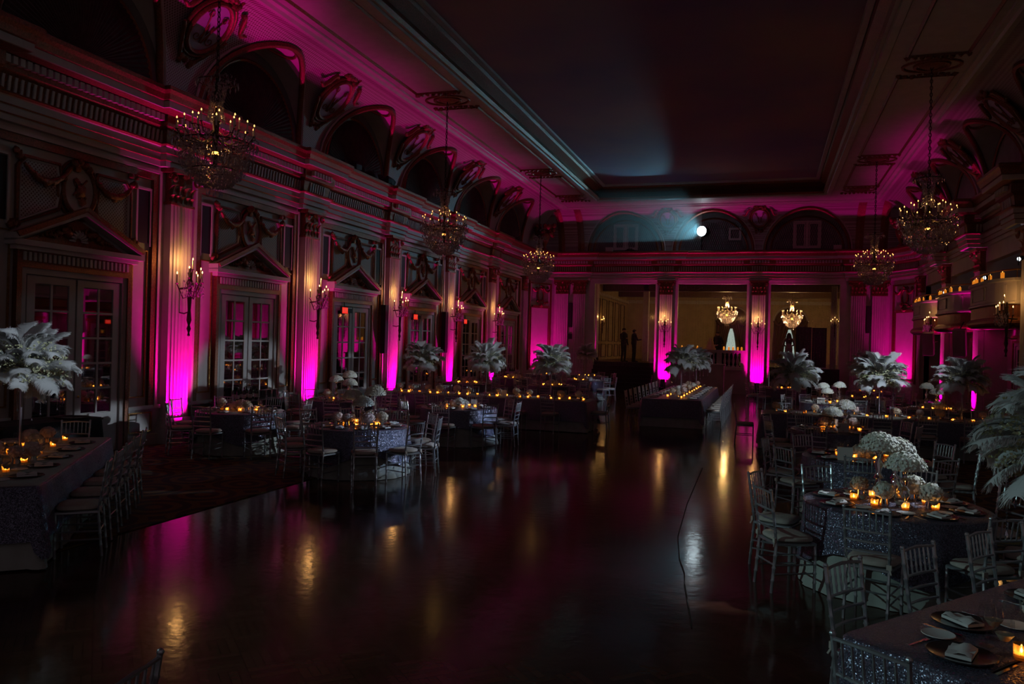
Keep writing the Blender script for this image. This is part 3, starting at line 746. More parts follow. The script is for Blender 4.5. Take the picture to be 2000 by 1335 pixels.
for off, z in ((0.18, ZS + 0.56), (0.22, ZS + 0.52), (0.34, ZS + 0.54), (0.36, ZS + 0.6)):
    rows.append([(IX0 + off, Y0, z), (IX0 + off, IY1 - off, z), (IX1 - off, IY1 - off, z), (IX1 - off, Y0, z)])
mk('mural_frame', MB().grid(rows), 'cream', ce)
mk('mural', MB().box((IX0 + 0.1, Y0, ZS + 0.6), (IX1 - 0.1, IY1 - 0.1, ZS + 0.66)), 'mural', ce)
rows = []
for off, z in ((0.02, ZS - 0.0), (0.02, ZS - 0.09), (0.14, ZS - 0.11), (0.18, ZS - 0.05), (0.30, ZS - 0.05), (0.32, ZS)):
    rows.append([(OX0 + off, Y0, z), (OX0 + off, OY1 - off, z), (OX1 - off, OY1 - off, z), (OX1 - off, Y0, z)])
mk('soffit_moulding', MB().grid(rows), 'cream', ce)
CHX = {-1: -8.62, 1: 3.50}; CHY = [10.86, 20.52, 30.18]
sp = MB(); me_ = MB()
for sd in (-1, 1):
    x = CHX[sd]
    ys = [0.2] + CHY + [35.6]
    for a, b in zip(ys[:-1], ys[1:]):
        y0_, y1_ = a + 0.75, b - 0.75
        sp.tube([(x - 0.62, y0_, ZS - 0.01), (x + 0.62, y0_, ZS - 0.01), (x + 0.62, y1_, ZS - 0.01), (x - 0.62, y1_, ZS - 0.01)], 0.05, 4, closed=True)
    for y in ys[1:]:
        n = 22
        for rx, ry, r in ((0.36, 0.30, 0.05), (0.62, 0.42, 0.04)):
            me_.tube([(x + rx * cos(2 * pi * k / n), y + ry * sin(2 * pi * k / n), ZS - 0.02) for k in range(n)], r, 5, closed=True)
        me_.lathe([(0.3, 0.0), (0.22, -0.05), (0.1, -0.07), (0.0, -0.07)], 14, (x, y, ZS))
        for s_ in (-1, 1):
            for k in range(9): me_.blob((x - 0.62 + 0.155 * k, y + s_ * (0.62 + 0.06 * sin(k)), ZS - 0.02), 0.07, 6, 4, .3)
mk('soffit_panel_frame', sp, 'gilt', ce, 60); mk('ceiling_rosette', me_, 'gilt', ce, 60)
mk('soffit_field', MB().box((OX0 + 0.33, Y0, ZS - 0.012), (IX0 - 0.31, OY1 - .35, ZS - 0.002)).box((IX1 + 0.31, Y0, ZS - 0.012), (OX1 - 0.33, OY1 - .35, ZS - 0.002)), 'cream2', ce)
# ------------------------------------------------------------------ right wall: piers, balconies, doors below
for y in PIL[5:]:
    mk('pier', MB().box((XR + 0.005, y - 0.42, 0), (XR + 1.5, y + 0.42, 5.5)), 'cream', wr)
mk('lower_wall', MB().box((XR + 0.62, 23.0, 0), (XR + 0.8, 37.6, 2.95)), 'cream', wr)
BALC = [(PIL[k] + PIL[k + 1]) / 2 for k in (5, 6, 7)]
def bow(y, hw, d):                                       # bow-fronted outline in local (out, along)
    pts = [(0.0, -hw)]
    for k in range(13):
        t = -1 + 2 * k / 12; pts.append((0.22 + d * (1 - t ** 4) , t * hw))
    pts.append((0.0, hw)); return pts
pb = bow(0, 1.98, 0.42)
def bow_sweep(prof):
    rows = []
    for v, z in prof: rows.append([(x + (v if x > 0 else 0), y * (1 + v * 0.25), z) for x, y in pb])
    return MB().grid(rows)
ME_PARA = bow_sweep([(-0.04, 3.62), (0.0, 3.62), (0.0, 4.12), (0.06, 4.14), (0.06, 4.21), (-0.16, 4.21), (-0.16, 3.0)]).mesh('parapet', 'cream')
ME_BFR = bow_sweep([(0.02, 3.18), (-0.02, 3.2), (-0.02, 3.50), (0.02, 3.52)]).mesh('balcony_frieze', 'gilt')
ME_BMO = bow_sweep([(0.0, 3.52), (0.05, 3.54), (0.05, 3.58), (0.0, 3.62)]).mesh('balcony_moulding', 'cream')
ME_BRO = bow_sweep([(-0.3, 2.93), (0.02, 2.98), (0.09, 3.04), (0.09, 3.10), (0.02, 3.18)]).mesh('balcony_roll', 'gilt')
ME_BSOF = MB().add([(x, y, 2.95) for x, y in pb] + [(x, y, 3.0) for x, y in pb], [tuple(range(len(pb))), tuple(range(len(pb), 2 * len(pb)))[::-1]]).mesh('balcony_floor', 'cream')
pf = MB()
for y0_, y1_ in ((-1.75, -0.7), (-0.6, 0.6), (0.7, 1.75)):
    q = []
    for yy, zz in ((y0_, 3.70), (y1_, 3.70), (y1_, 4.04), (y0_, 4.04)):
        t = yy / 1.98; q.append((0.225 + 0.42 * (1 - t ** 4) + 0.005, yy, zz))
    pf.tube(q, 0.014, 4, closed=True)
ME_BPF = pf.mesh('parapet_panel', 'cream2')
ME_BRAIL = MB().tube([(x + 0.0, y, 4.42) for x, y in pb], 0.022, 6).mesh('hand_rail', 'gold')
ME_RPOST = MB().tube([(0, 0, 4.2), (0, 0, 4.42)], 0.012, 6).mesh('rail_post', 'gold')
names_b = ['bow-fronted balcony closest to the entry side with a bronze rail', 'bow-fronted balcony second from the far magenta niche', 'bow-fronted balcony beside the far magenta corner niche']
for i, yc in enumerate(BALC):
    b = empty('balcony', (XR, yc, 0), pi); tag(b, names_b[i], 'balcony', 'white balconies on the long wall')
    for nm, me in (('parapet', ME_PARA), ('balcony_frieze', ME_BFR), ('balcony_moulding', ME_BMO), ('balcony_roll', ME_BRO), ('balcony_floor', ME_BSOF), ('parapet_panel', ME_BPF), ('hand_rail', ME_BRAIL)): ob(nm, me, b)
    for k in (1, 4, 7, 10, 13): ob('rail_post', ME_RPOST, b, loc=(pb[k][0], pb[k][1], 0))
    mk('deck', MB().box((-1.5, -2.0, 2.96), (0.02, 2.0, 3.02)), 'woodd', b)
# tall panels at the back of the balconies and arches above
ME_BKP = bar_frame(MB(), -0.75, 0.75, 3.3, 4.95, 0.05, 0, 0.04).mesh('balcony_panel_frame', 'gilt')
for yc in BALC:
    for s_ in (-0.95, 0.95): ob('balcony_panel_frame', ME_BKP, wr, loc=(XR + 1.5, yc + s_, 0), rz=pi)
for yc in BALC:
    door(dict(loc=(XR + 0.62, yc, 0), rz=pi))
    d = bpy.data.objects['door_%d' % ndoor[0]]; d.scale = (1, 1, 0.80)
    mk('architrave_band', MB().box((XR + 0.52, yc - 1.3, 2.66), (XR + 0.62, yc + 1.3, 2.78)), 'gilt', wr)

# pillar candles on the balconies
ME_PIL = MB().lathe([(0.0, 0), (0.038, 0), (0.038, 0.13), (0.030, 0.135), (0.0, 0.125)], 12).mesh('pillar_candle', 'pillar', 40)
ME_PFL = MB().lathe([(0.0, 0), (0.007, 0.012), (0.004, 0.03), (0.0, 0.04)], 6).mesh('flame', 'pflame')
def pillar_candle(loc, label, group, s=1.0):
    c = ob('pillar_candle', ME_PIL, None, loc=loc); c.scale = (s, s, s)
    ob('flame', ME_PFL, c, loc=(0, 0, 0.128)); reg(c, 'glowing amber pillar candle', label, 'candle', group); return c
for i, yc in enumerate(BALC):
    for j, t in enumerate((-0.86, -0.6, -0.34, 0.0, 0.4, 0.75)):
        yy = t * 1.98; x = 0.14 + 0.42 * (1 - t ** 4)
        pillar_candle((XR - x, yc - yy, 4.21), ('on the parapet of the ' + ('first balcony', 'middle balcony', 'balcony by the niche')[i]), 'pillar candles on the balconies', 1.0 + 0.25 * ((j * 7 + i) % 3) / 2)

# cool pin spots clamped on the balcony rails
def pinspot(loc, aim, power, size, label, blend=0.5, color=COOL):
    r = empty('pin_spot', loc); tag(r, label, 'spotlight', 'pin spots')
    v = (Vector(aim) - Vector(loc)).normalized(); q = v.to_track_quat('-Z', 'Y').to_matrix().to_4x4()
    mk('housing', MB().lathe([(0.0, 0.16), (0.05, 0.16), (0.06, 0.02), (0.062, 0.0), (0.055, 0.0), (0.05, 0.02), (0.0, 0.02)], 12), 'black', r, 40, mw=q)
    ob('lens', MB().lathe([(0.0, 0.018), (0.045, 0.018)], 12).mesh('lens', 'lens_pin'), r, mw=q)
    mk('clamp', MB().tube([(0, 0, 0.05), (0.0, 0.0, -0.15)], 0.012, 6), 'black', r)
    l = lamp('pin_light', 'SPOT', (0, 0, 0), power, color, size=size, blend=blend, radius=0.05, parent=r); l.matrix_local = q @ Matrix.Translation((0, 0, -0.02))
    return r
SPOTS = []
def spots():
    pinspot((5.78, 25.3, 4.36), (-9.5, 12.95, 0.22), 5200, radians(6.3), 'white pin spot on the rail of the first balcony', 0.3)
    pinspot((5.78, 30.6, 4.30), (-6.3, 19.95, 1.75), 3600, radians(8.5), 'white pin spot on the rail of the middle balcony', 0.4)
    pinspot((5.72, 21.9, 4.52), (-5.2, 12.4, 0.25), 3200, radians(9), 'white pin spot above the first balcony parapet', 0.3)
    pinspot((6.0, 22.6, 5.62), (-2.45, 24.4, 1.85), 2200, radians(6.5), 'white pin spot high on the pier above the balconies', 0.4)
spots()
# unseen pin spots added on the long walls to light tables and plumes
def hidden_spots():
    pinspot((-11.2, 2.2, 4.6), (1.3, 7.0, 0.5), 900, radians(40), 'white pin spot high on the door wall behind the camera', 0.6, (0.55, 0.92, 0.95))
    pinspot((5.9, 13.0, 5.2), (2.4, 19.2, 2.35), 2600, radians(25), 'added white pin spot on the long wall by the feather plumes', 0.6)
    pinspot((5.6, 10.0, 7.1), (-7.9, 6.75, 1.85), 4200, radians(5.4), 'added white pin spot aimed at the plume by the doors', 0.6)
    pinspot((5.8, 11.5, 5.4), (1.15, 8.35, 1.05), 2400, radians(7.5), 'added narrow white pin spot aimed at the tall blossom stands', 0.35)
    pinspot((6.0, 9.0, 5.0), (1.5, 4.9, 2.05), 200, radians(11), 'added narrow white pin spot over the corner table', 0.4)
    pinspot((5.9, 12.0, 5.6), (1.3, 15.6, 1.15), 1300, radians(6), 'added narrow white pin spot aimed at the paired domes', 0.35)
hidden_spots()
BLUE = (0.50, 0.68, 1.0)
for loc, aim, pw, deg, lab, col in (  # more unseen pin spots, added to brighten cloths, domes, plumes and a floor patch
    ((5.9, 15.5, 4.8), (-5.55, 11.8, 0.70), 2600, 6.5, 'aimed at the tiered-hydrangea table cloth', BLUE), ((5.9, 16.5, 4.8), (-5.6, 16.2, 0.65), 2400, 6.5, 'aimed at the low flower mound table', BLUE),
    ((5.9, 17.5, 4.8), (-6.3, 11.75, 1.36), 2900, 3.2, 'aimed at the tiered hydrangea domes', COOL), ((5.9, 17.8, 4.8), (-9.3, 16.5, 1.30), 4000, 3.0, 'aimed at the domes before the red-sign door', COOL),
    ((5.9, 18.0, 5.0), (1.75, 23.6, 1.22), 800, 6.5, 'aimed at the stacked hydrangea', COOL), ((5.9, 18.3, 5.0), (4.1, 22.9, 1.3), 260, 8, 'aimed at the domes under the balconies', COOL),
    ((5.9, 17.0, 5.0), (-6.1, 31.0, 0.6), 3000, 4.2, 'aimed at the table before the steps', BLUE),
    ((5.9, 16.9, 5.6), (-8.93, 19.95, 1.78), 1900, 4.2, 'aimed at the plume nearest the door wall', COOL), ((5.9, 17.2, 5.6), (-7.06, 19.95, 1.78), 2300, 4.6, 'aimed at the middle plume by the doors', COOL),
    ((5.9, 17.4, 5.6), (-5.28, 19.95, 1.78), 1700, 5.2, 'aimed at the plume by the dance floor', COOL), ((5.9, 12.3, 5.6), (-0.28, 7.55, 0.0), 330, 3.0, 'throwing a pale patch on the dance floor', (1.0, 0.8, 0.55))):
    pinspot(loc, aim, pw, radians(deg), 'added white pin spot outside the frame ' + lab, 0.4, col)

# ------------------------------------------------------------------ foyer beyond the end wall
FZ = 1.35
fy = struct(mk('floor_foyer', MB().box((-9.4, YE + 0.36, FZ - 0.2), (5.2, 53.2, FZ)), 'woodd'))
wf = struct(mk('wall_foyer', MB().box((-9.0, YE + 0.36, FZ), (-8.9, 53, 5.7)).box((4.0, YE + 0.36, FZ), (4.1, 53, 5.7)).box((-9, 52.9, FZ), (4.1, 53.1, 5.7)), 'beige'))
cf = struct(mk('ceiling_foyer', MB().box((-9.4, YE + 0.36, 5.7), (5.2, 53.2, 5.8)), 'beige'))
mk('foyer_beam', MB().box((-9, 44.6, 5.25), (4.1, 45.1, 5.7)).box((-9, 49.6, 5.25), (4.1, 50.1, 5.7)), 'woodd', cf)
mk('foyer_crown', MB().box((-9, 52.6, 5.0), (4.1, 52.9, 5.2)).box((-8.9, 41, 4.95), (-8.75, 53, 5.1)), 'cream', cf)
fp_ = MB()
for y0_ in (40.6, 42.4, 44.4, 46.4, 48.4, 50.4): bar_frame(fp_, y0_, y0_ + 1.4, 1.5, 2.25, 0.04, 0, 0.04); bar_frame(fp_, y0_, y0_ + 1.4, 2.4, 4.8, 0.04, 0, 0.04)
mk('foyer_panel_frame', fp_, 'woodd', wf, loc=(-8.9, 0, 0))
mk('foyer_column', MB().box((-8.9, 41.6, FZ), (-8.6, 42.2, 5.7)).box((-6.6, 44.6, FZ), (-6.3, 45.0, 5.7)), 'cream', wf)
# arched windows with dark drapes and daylit sheers on the far foyer wall
for i, x in enumerate((-2.1, 1.42)):
    w = struct(mk('window_%d' % (i + 1), MB().prism([(x + 0.95, FZ), (x + 0.95, 3.9)] + [(x + 0.95 * cos(pi * k / 14), 3.9 + 0.9 * sin(pi * k / 14)) for k in range(15)] + [(x - 0.95, 3.9), (x - 0.95, FZ)], 52.86, 52.9, lambda u, z, d: (u, d, z)), 'drape'))
    rows = []
    for z, hw in ((1.5, 0.36), (2.4, 0.28), (3.1, 0.17), (3.45, 0.07)): rows.append([(x - 0.05 - hw, 52.80, z), (x - 0.05, 52.78, z), (x - 0.05 + hw, 52.80, z)])
    mk('sheer', MB().grid(rows), 'window_glow', w)
    dr = MB()
    for s_ in (-1, 1):
        rows = []
        for z, a, b in ((1.4, 0.55, 1.05), (2.6, 0.38, 1.05), (3.3, 0.2, 1.0), (3.9, 0.0, 1.0)):
            rows.append([(x + s_ * (a + (b - a) * k / 14), 52.72 + 0.04 * (k % 2), z) for k in range(15)])
        dr.grid(rows)
    for k in range(3):
        pts = [(x - 0.95 + 0.7 * k + 0.5 * t / 8 * 1.0, 52.68, 4.0 - 0.28 * sin(pi * t / 8)) for t in range(9)]
        dr.tube(pts, 0.12, 6)
    mk('drapery', dr, 'drape', w, 60)
    mk('arch_moulding', MB().tube([(x + 1.02 * cos(pi * k / 20), 52.85, 3.9 + 0.98 * sin(pi * k / 20)) for k in range(21)], 0.06, 6), 'cream', w)
# stairs up to the foyer in the first opening, black stage front in the third
st = MB()
for k in range(7): st.box((CX - 5.8, YE - 1.4 + 0.28 * k, 0), (CX - 2.73, YE - 1.12 + 0.28 * k if k < 6 else YE + 0.4, (k + 1) * FZ / 7))
tag(mk('staircase', st, 'stage'), 'dark flight of steps up to the foyer behind the bead strings', 'staircase')
tag(mk('stage_riser', MB().box((CX + 2.76, YE - 0.9, 0), (CX + 5.78, YE + 0.36, FZ - 0.02)).box((CX + 2.76, YE - 0.92, FZ - 0.08), (CX + 5.78, YE + 0.36, FZ)), 'stage'), 'black stage riser in the opening with the navy screen', 'stage')
# balustrade of the middle opening
bl = empty('balustrade', (CX, YE + 0.1, 0)); tag(bl, 'white stone balustrade with turned balusters in the middle opening', 'balustrade')
mk('base_rail', MB().box((-1.63, -0.22, 1.18), (1.63, 0.14, 1.30)).box((-1.63, -0.26, 1.12), (1.63, 0.14, 1.18)), 'cream', bl)
mk('top_rail', MB().box((-1.63, -0.2, 1.96), (1.63, 0.16, 2.06)).box((-1.63, -0.23, 2.06), (1.63, 0.2, 2.10)), 'cream', bl)
for x in (-1.55, -0.42, 0.42, 1.55): mk('newel', MB().box((x - 0.12, -0.15, 1.30), (x + 0.12, 0.12, 1.96)), 'cream', bl)
ME_BAL = MB().lathe([(0.07, 0), (0.07, 0.05), (0.035, 0.08), (0.06, 0.2), (0.075, 0.28), (0.03, 0.46), (0.05, 0.56), (0.03, 0.58), (0.07, 0.62), (0.07, 0.66)], 10).mesh('baluster', 'cream', 40)
for x in (-1.28, -1.08, -0.88, -0.68, -0.16, 0.0, 0.16, 0.68, 0.88, 1.08, 1.28): ob('baluster', ME_BAL, bl, loc=(x, -0.02, 1.30))
for k, x in enumerate((-3.95, -3.55, -3.2, -1.95, -1.72, -1.52, -1.3, -1.12)):
    pillar_candle((x, YE + 0.04, 2.10), 'on the white balustrade', 'candles on the balustrade', 1.1)
cw = mk('buffet', MB().box((-2.70, 37.2, 0), (-1.80, 37.9, 1.40)).box((-2.76, 37.14, 1.40), (-1.74, 37.96, 1.46)).box((-2.62, 37.17, 0.15), (-1.88, 37.2, 1.28)), 'cream2')
tag(cw, 'cream panelled podium in front of the balustrade', 'podium')
# tiered cake on the balustrade
ck = empty('tiered_cake', (-2.62, YE + 0.62, 0)); tag(ck, 'four-tiered pale pink cake behind the balustrade', 'cake')
tb_ = empty('cake_table', (-2.2, YE + 0.85, 0)); tag(tb_, 'dark draped cake table behind the balustrade', 'table')
mk('table_drape', MB().box((-0.95, -0.42, FZ), (0.95, 0.30, 2.02)), 'suit', tb_)
for k in range(4): mk('tier', MB().lathe([(0.0, 0), (0.26 - 0.055 * k, 0), (0.26 - 0.055 * k, 0.16), (0.0, 0.16)], 20, (0, 0, 2.025 + 0.16 * k)), 'cake', ck, 40)
# navy screen and stand on the stage
tag(mk('folding_screen', MB().box((1.42, 42.5, FZ), (2.15, 42.56, 3.35)).box((2.17, 42.52, FZ), (2.86, 42.58, 3.33)), 'navy'), 'tall navy cloth screen on the stage', 'screen')
tag(mk('side_drape', MB().grid([[(CX + 5.45 + 0.03 * k, YE + 0.45 + 0.05 * (k % 2), z) for k in range(10)] for z in (FZ, 5.25)]), 'cream'), 'pale blue-lit drape at the edge of the stage opening', 'drape')
lamp('stage_blue', 'SPOT', (CX + 5.3, YE + 1.6, 4.9), 26, (0.25, 0.35, 1.0), (CX + 5.65, YE + 0.4, 2.2), radians(60), 0.8)

# bead curtains across the three openings
def beads(x0, x1, n, y):
    mb = MB()
    for k in range(n):
        x = x0 + (x1 - x0) * (k + 0.5) / n + random.uniform(-.008, .008)
        mb.tube([(x, y, 0.35 if x < -5 else (2.12 if x < -1 else 1.36)), (x, y, 5.30)], 0.0035, 3, cap=False)
        for j in range(26): 
            zz = random.uniform(1.5 if x > -5 else .5, 5.25)
            if zz > 2.15 or not (-4.3 < x < -0.9): mb.octa((x, y, zz), 0.011, 0.016)
    return mb
for i, (a, b) in enumerate(((CX - 5.78, CX - 2.75), (CX - 1.62, CX + 1.62), (CX + 2.75, CX + 5.78))):
    o = mk('bead_curtain', beads(a, b, 52, YE + 0.02), 'beadnet')
    tag(o, ('glinting bead strings over the dark stairs opening', 'glinting bead strings over the balustrade opening', 'glinting bead strings over the stage opening')[i], 'bead curtain', kind='stuff')
# slim wall speakers between the paired pilasters
for k, u in enumerate((-7.015, 7.015)):
    tag(mk('column_speaker', MB().box((CX + u - 0.085, YE - 0.16, 3.05), (CX + u + 0.085, YE - 0.001, 4.30)).box((CX + u - 0.07, YE - 0.165, 3.1), (CX + u + 0.07, YE - 0.155, 4.25)), 'black'),
        'slim black column speaker between the pilasters beside the ' + ('steps' if k == 0 else 'stage'), 'speaker')
tag(mk('control_panel', MB().box((CX - 7.115, YE - 0.05, 2.45), (CX - 6.92, YE - 0.001, 2.72)).box((CX - 7.09, YE - 0.06, 2.48), (CX - 6.945, YE - 0.05, 2.69)), 'black'), 'small dark wall box under the slim speaker', 'wall box')
# loudspeakers hung under the balconies
for k, (y, lab) in enumerate(((32.2, 'grey loudspeaker hung beside the far sconce under the balconies'), (27.3, 'grey loudspeaker hung by the red sign under the balconies'))):
    s_ = empty('hung_loudspeaker', (5.62, y, 2.55)); s_.rotation_euler = (radians(14), 0, radians(-20)); tag(s_, lab, 'speaker')
    mk('cabinet', MB().box((-0.17, -0.16, -0.42), (0.17, 0.16, 0.42)), 'speaker', s_)
    mk('grille_cloth', MB().box((-0.15, -0.175, -0.39), (0.15, -0.16, 0.39)), 'speaker', s_)
    mk('bracket', MB().tube([(0, 0.1, 0.40), (0.1, 0.16, 0.62)], 0.02, 6), 'black', s_)
# column speakers beside two doors of the mirrored wall
for k, y in enumerate((22.35, 27.2)):
    tag(mk('column_speaker', MB().box((XL + 0.08, y - 0.11, 1.75), (XL + 0.24, y + 0.11, 3.25)).box((XL + 0.0, y - 0.02, 2.4), (XL + 0.1, y + 0.02, 2.6)), 'black'),
        'tall black column speaker on the door wall, ' + ('near pilaster' if k == 0 else 'farther pilaster'), 'speaker')

# ------------------------------------------------------------------ chandeliers
random.seed(11)
ME_CAN = MB().lathe([(0.0, 0), (0.014, 0), (0.013, 0.17), (0.0, 0.17)], 6).mesh('candle', 'wax')
ME_FLM = MB().lathe([(0.0, 0), (0.012, 0.012), (0.008, 0.028), (0.0, 0.042)], 6).mesh('flame', 'flame')
ME_FLS = MB().lathe([(0.0, 0), (0.012, 0.016), (0.008, 0.036), (0.0, 0.055)], 6).mesh('flame', 'flame_s')
def crystal_cloud():
    mb = MB()
    for k in range(2600):                                # lower basket
        t = random.random() ** 0.8; z = 0.02 - 0.86 * t
        R_ = 0.66 * sqrt(max(0.0, 1 - (t * 0.98) ** 1.7)) + 0.03
        r = R_ * random.uniform(0.55, 1.0); a = random.uniform(0, 2 * pi)
        q = random.uniform(0.008, 0.017); mb.octa((r * cos(a), r * sin(a), z), q, q * random.uniform(1.2, 2.4))
    for k in range(760):                                 # upper crown
        z = random.uniform(0.22, 0.98); R_ = 0.10 + 0.20 * abs(z - 0.5) + (0.08 if z > 0.85 else 0)
        a = random.uniform(0, 2 * pi); r = R_ * random.uniform(0.75, 1.05); q = random.uniform(0.007, 0.014)
        mb.octa((r * cos(a), r * sin(a), z), q, q * 2)
    for ring_r, ring_z, n in ((0.66, -0.1, 34), (0.5, -0.42, 26), (0.3, -0.68, 18), (0.12, -0.88, 8), (0.33, 0.9, 16)):
        for j in range(n):
            a = 2 * pi * j / n; mb.octa((ring_r * cos(a), ring_r * sin(a), ring_z - 0.06), 0.016, 0.055)
    return mb.mesh('crystal_drops', 'crystal')
ME_CRY = crystal_cloud()
fr = MB()
fr.lathe([(0.03, -0.5), (0.05, -0.3), (0.03, -0.1), (0.06, 0.0), (0.025, 0.1), (0.05, 0.25), (0.02, 0.4), (0.045, 0.7), (0.02, 0.9), (0.05, 1.0), (0.0, 1.03)], 8)
for n, R_, z in ((14, 0.60, 0.05), (8, 0.36, 0.18)):
    for j in range(n):
        a = 2 * pi * j / n
        fr.tube([(0.04 * cos(a), 0.04 * sin(a), z - 0.1), (R_ * 0.45 * cos(a), R_ * 0.45 * sin(a), z - 0.2), (R_ * 0.85 * cos(a), R_ * 0.85 * sin(a), z - 0.16), (R_ * cos(a), R_ * sin(a), z - 0.02)], 0.010, 4)
        fr.lathe([(0.0, -0.02), (0.035, 0.0), (0.0, 0.006)], 6, (R_ * cos(a), R_ * sin(a), z - 0.02))
for R_, z in ((0.58, -0.12), (0.36, -0.55), (0.30, 0.88)): fr.tube([(R_ * cos(2 * pi * k / 20), R_ * sin(2 * pi * k / 20), z) for k in range(20)], 0.011, 4, closed=True)
ME_CFR = fr.mesh('chandelier_frame', 'iron', 50)
chn = MB(); k = 0; z = 1.0
while z < 3.42:
    pts = [(0.028 * cos(a), 0, z + 0.045 + 0.05 * sin(a)) if k % 2 else (0, 0.028 * cos(a), z + 0.045 + 0.05 * sin(a)) for a in (2 * pi * j / 8 for j in range(8))]
    chn.tube(pts, 0.008, 4, closed=True); z += 0.078; k += 1
chn.tube([(0.0, 0, 1.0), (0.0, 0, 3.44)], 0.006, 4)
ME_CHN = chn.mesh('chain', 'iron')
def chandelier(loc, label):
    c = empty('chandelier', loc); tag(c, label, 'chandelier', 'crystal chandeliers of the hall')
    ob('chandelier_frame', ME_CFR, c); stuff(ob('crystal_drops', ME_CRY, c)); ob('chain', ME_CHN, c)
    for n, R_, z, ph in ((14, 0.60, 0.04, 0.1), (8, 0.36, 0.17, 0.3)):
        for j in range(n):
            a = 2 * pi * j / n; q = ob('candle', ME_CAN, c, loc=(R_ * cos(a), R_ * sin(a), z - 0.02)); ob('flame', ME_FLM, q, loc=(0, 0, 0.17))
    lamp('chandelier_glow', 'POINT', (0, 0, 0.30), 5, WARM, radius=0.06, parent=c)
    lamp('chandelier_glow', 'POINT', (0, 0, -0.28), 7, WARM, radius=0.06, parent=c)
    mk('lamp_bowl', MB().blob((0, 0, -0.28), 0.055, 8, 5), mat('bowl_glow', (0.4, 0.2, 0.05), 0.5, emis=(1, 0.4, 0.07), estr=5.0) if 'bowl_glow' not in bpy.data.materials else bpy.data.materials['bowl_glow'], c)
    return c
chandelier((CHX[-1], CHY[0], 5.42), 'large crystal chandelier closest to the mirrored doors with carved trophy panels')
chandelier((CHX[-1], CHY[1], 5.42), 'crystal chandelier over the long feather table by the door wall')
chandelier((CHX[-1], CHY[2], 5.42), 'crystal chandelier in front of the magenta niche past the doors')
chandelier((CHX[1], CHY[1], 5.36), 'crystal chandelier hanging before the white balconies')
chandelier((CHX[1], CHY[2], 5.36), 'crystal chandelier hanging beside the stage opening')
# golden chandeliers in the foyer
for k, (x, y, z, lab) in enumerate(((-2.13, 46, 4.25, 'small gold-lit chandelier in the foyer above the cake'), (1.30, 46, 4.10, 'small gold-lit chandelier in the foyer beside the navy screen'))):
    c = empty('foyer_chandelier', (x, y, z)); tag(c, lab, 'chandelier', 'foyer chandeliers')
    f = ob('chandelier_frame', ME_CFR, c); q = stuff(ob('crystal_drops', ME_CRY, c)); f.scale = q.scale = (0.85, 0.85, 0.85)
    for j in range(12):
        a = 2 * pi * j / 12; cc = ob('candle', ME_CAN, c, loc=(0.5 * cos(a), 0.5 * sin(a), 0.02)); ob('flame', ME_FLS, cc, loc=(0, 0, 0.17))
    mk('rod', MB().tube([(0, 0, 0.8), (0, 0, 5.7 - z)], 0.012, 5), 'iron', c)
    for zz in (0.35, -0.25): lamp('foyer_glow', 'POINT', (0, 0, zz), 170, (1.0, 0.58, 0.2), radius=0.10, parent=c)
    for zz in (0.45, -0.22): mk('lamp_bowl', MB().blob((0, 0, zz), 0.07, 8, 5), bpy.data.materials['bowl_glow'], c)

# ------------------------------------------------------------------ sconces
sb = MB().lathe([(0.0, -1.28), (0.03, -1.26), (0.015, -1.2), (0.045, -1.12), (0.02, -1.05), (0.05, -0.95), (0.03, -0.75), (0.045, -0.5), (0.03, -0.35), (0.07, -0.2), (0.03, -0.1), (0.05, 0.0), (0.0, 0.04)], 10, (0.24, 0, 3.42))
sb.tube([(0.0, 0, 2.62), (0.12, 0, 2.60), (0.24, 0, 2.64)], 0.014, 5).tube([(0.0, 0, 3.1), (0.24, 0, 3.12)], 0.02, 5)
sb.tube([(0.24, 0, 3.4), (0.24, 0, 3.52)], 0.02, 6)
ARMS = [(0.30, 0, 3.50), (0.36, -0.17, 3.32), (0.36, 0.17, 3.32), (0.18, -0.30, 3.20), (0.18, 0.30, 3.20), (0.46, -0.08, 3.22), (0.46, 0.09, 3.24)]
for x, y, z in ARMS:
    sb.tube([(0.24, 0, z - 0.25), ((0.24 + x) / 2, y * 0.5, z - 0.3), (x, y, z - 0.02)], 0.012, 5); sb.lathe([(0.0, -0.03), (0.04, 0.0), (0.0, 0.006)], 7, (x, y, z - 0.01))
ME_SC = sb.mesh('sconce_bracket', 'iron', 50)
sc = MB()
for k in range(150):
    a = random.uniform(-pi / 2, pi / 2) ; r = random.uniform(0.08, 0.27); q = random.uniform(0.008, 0.016)
    sc.octa((0.26 + r * cos(a), r * 1.1 * sin(a), random.uniform(2.92, 3.24)), q, q * 2.2)
ME_SCC = sc.mesh('crystal_drops', 'crystal')
def sconce(place, label, power=6.5):
    c = empty('wall_sconce', place['loc'], place['rz']); tag(c, label, 'sconce', 'candle sconces on the pilasters')
    ob('sconce_bracket', ME_SC, c); stuff(ob('crystal_drops', ME_SCC, c))
    for x, y, z in ARMS:
        q = ob('candle', ME_CAN, c, loc=(x, y, z)); ob('flame', ME_FLS, q, loc=(0, 0, 0.17))
    lamp('sconce_glow', 'POINT', (0.22, -0.10, 3.66), power, WARM, radius=0.05, parent=c)
nth = ('second', 'third', 'fourth', 'fifth', 'sixth')
for k, y in enumerate(PIL[3:8]):
    p = on_left(y); p['loc'] = (XL + 0.16, y, 0)
    sconce(p, 'candle sconce with crystals on the ' + ('brightest magenta pilaster by the mirrored doors' if k == 0 else nth[k - 1] + ' magenta pilaster along the door wall'))
for k, u in enumerate((-2.19, 2.19)):
    p = on_end(CX + u); p['loc'] = (CX + u, YE - 0.16, 0)
    sconce(p, 'candle sconce on the magenta pilaster between the ' + ('stairs and the balustrade' if k == 0 else 'balustrade and the stage'))
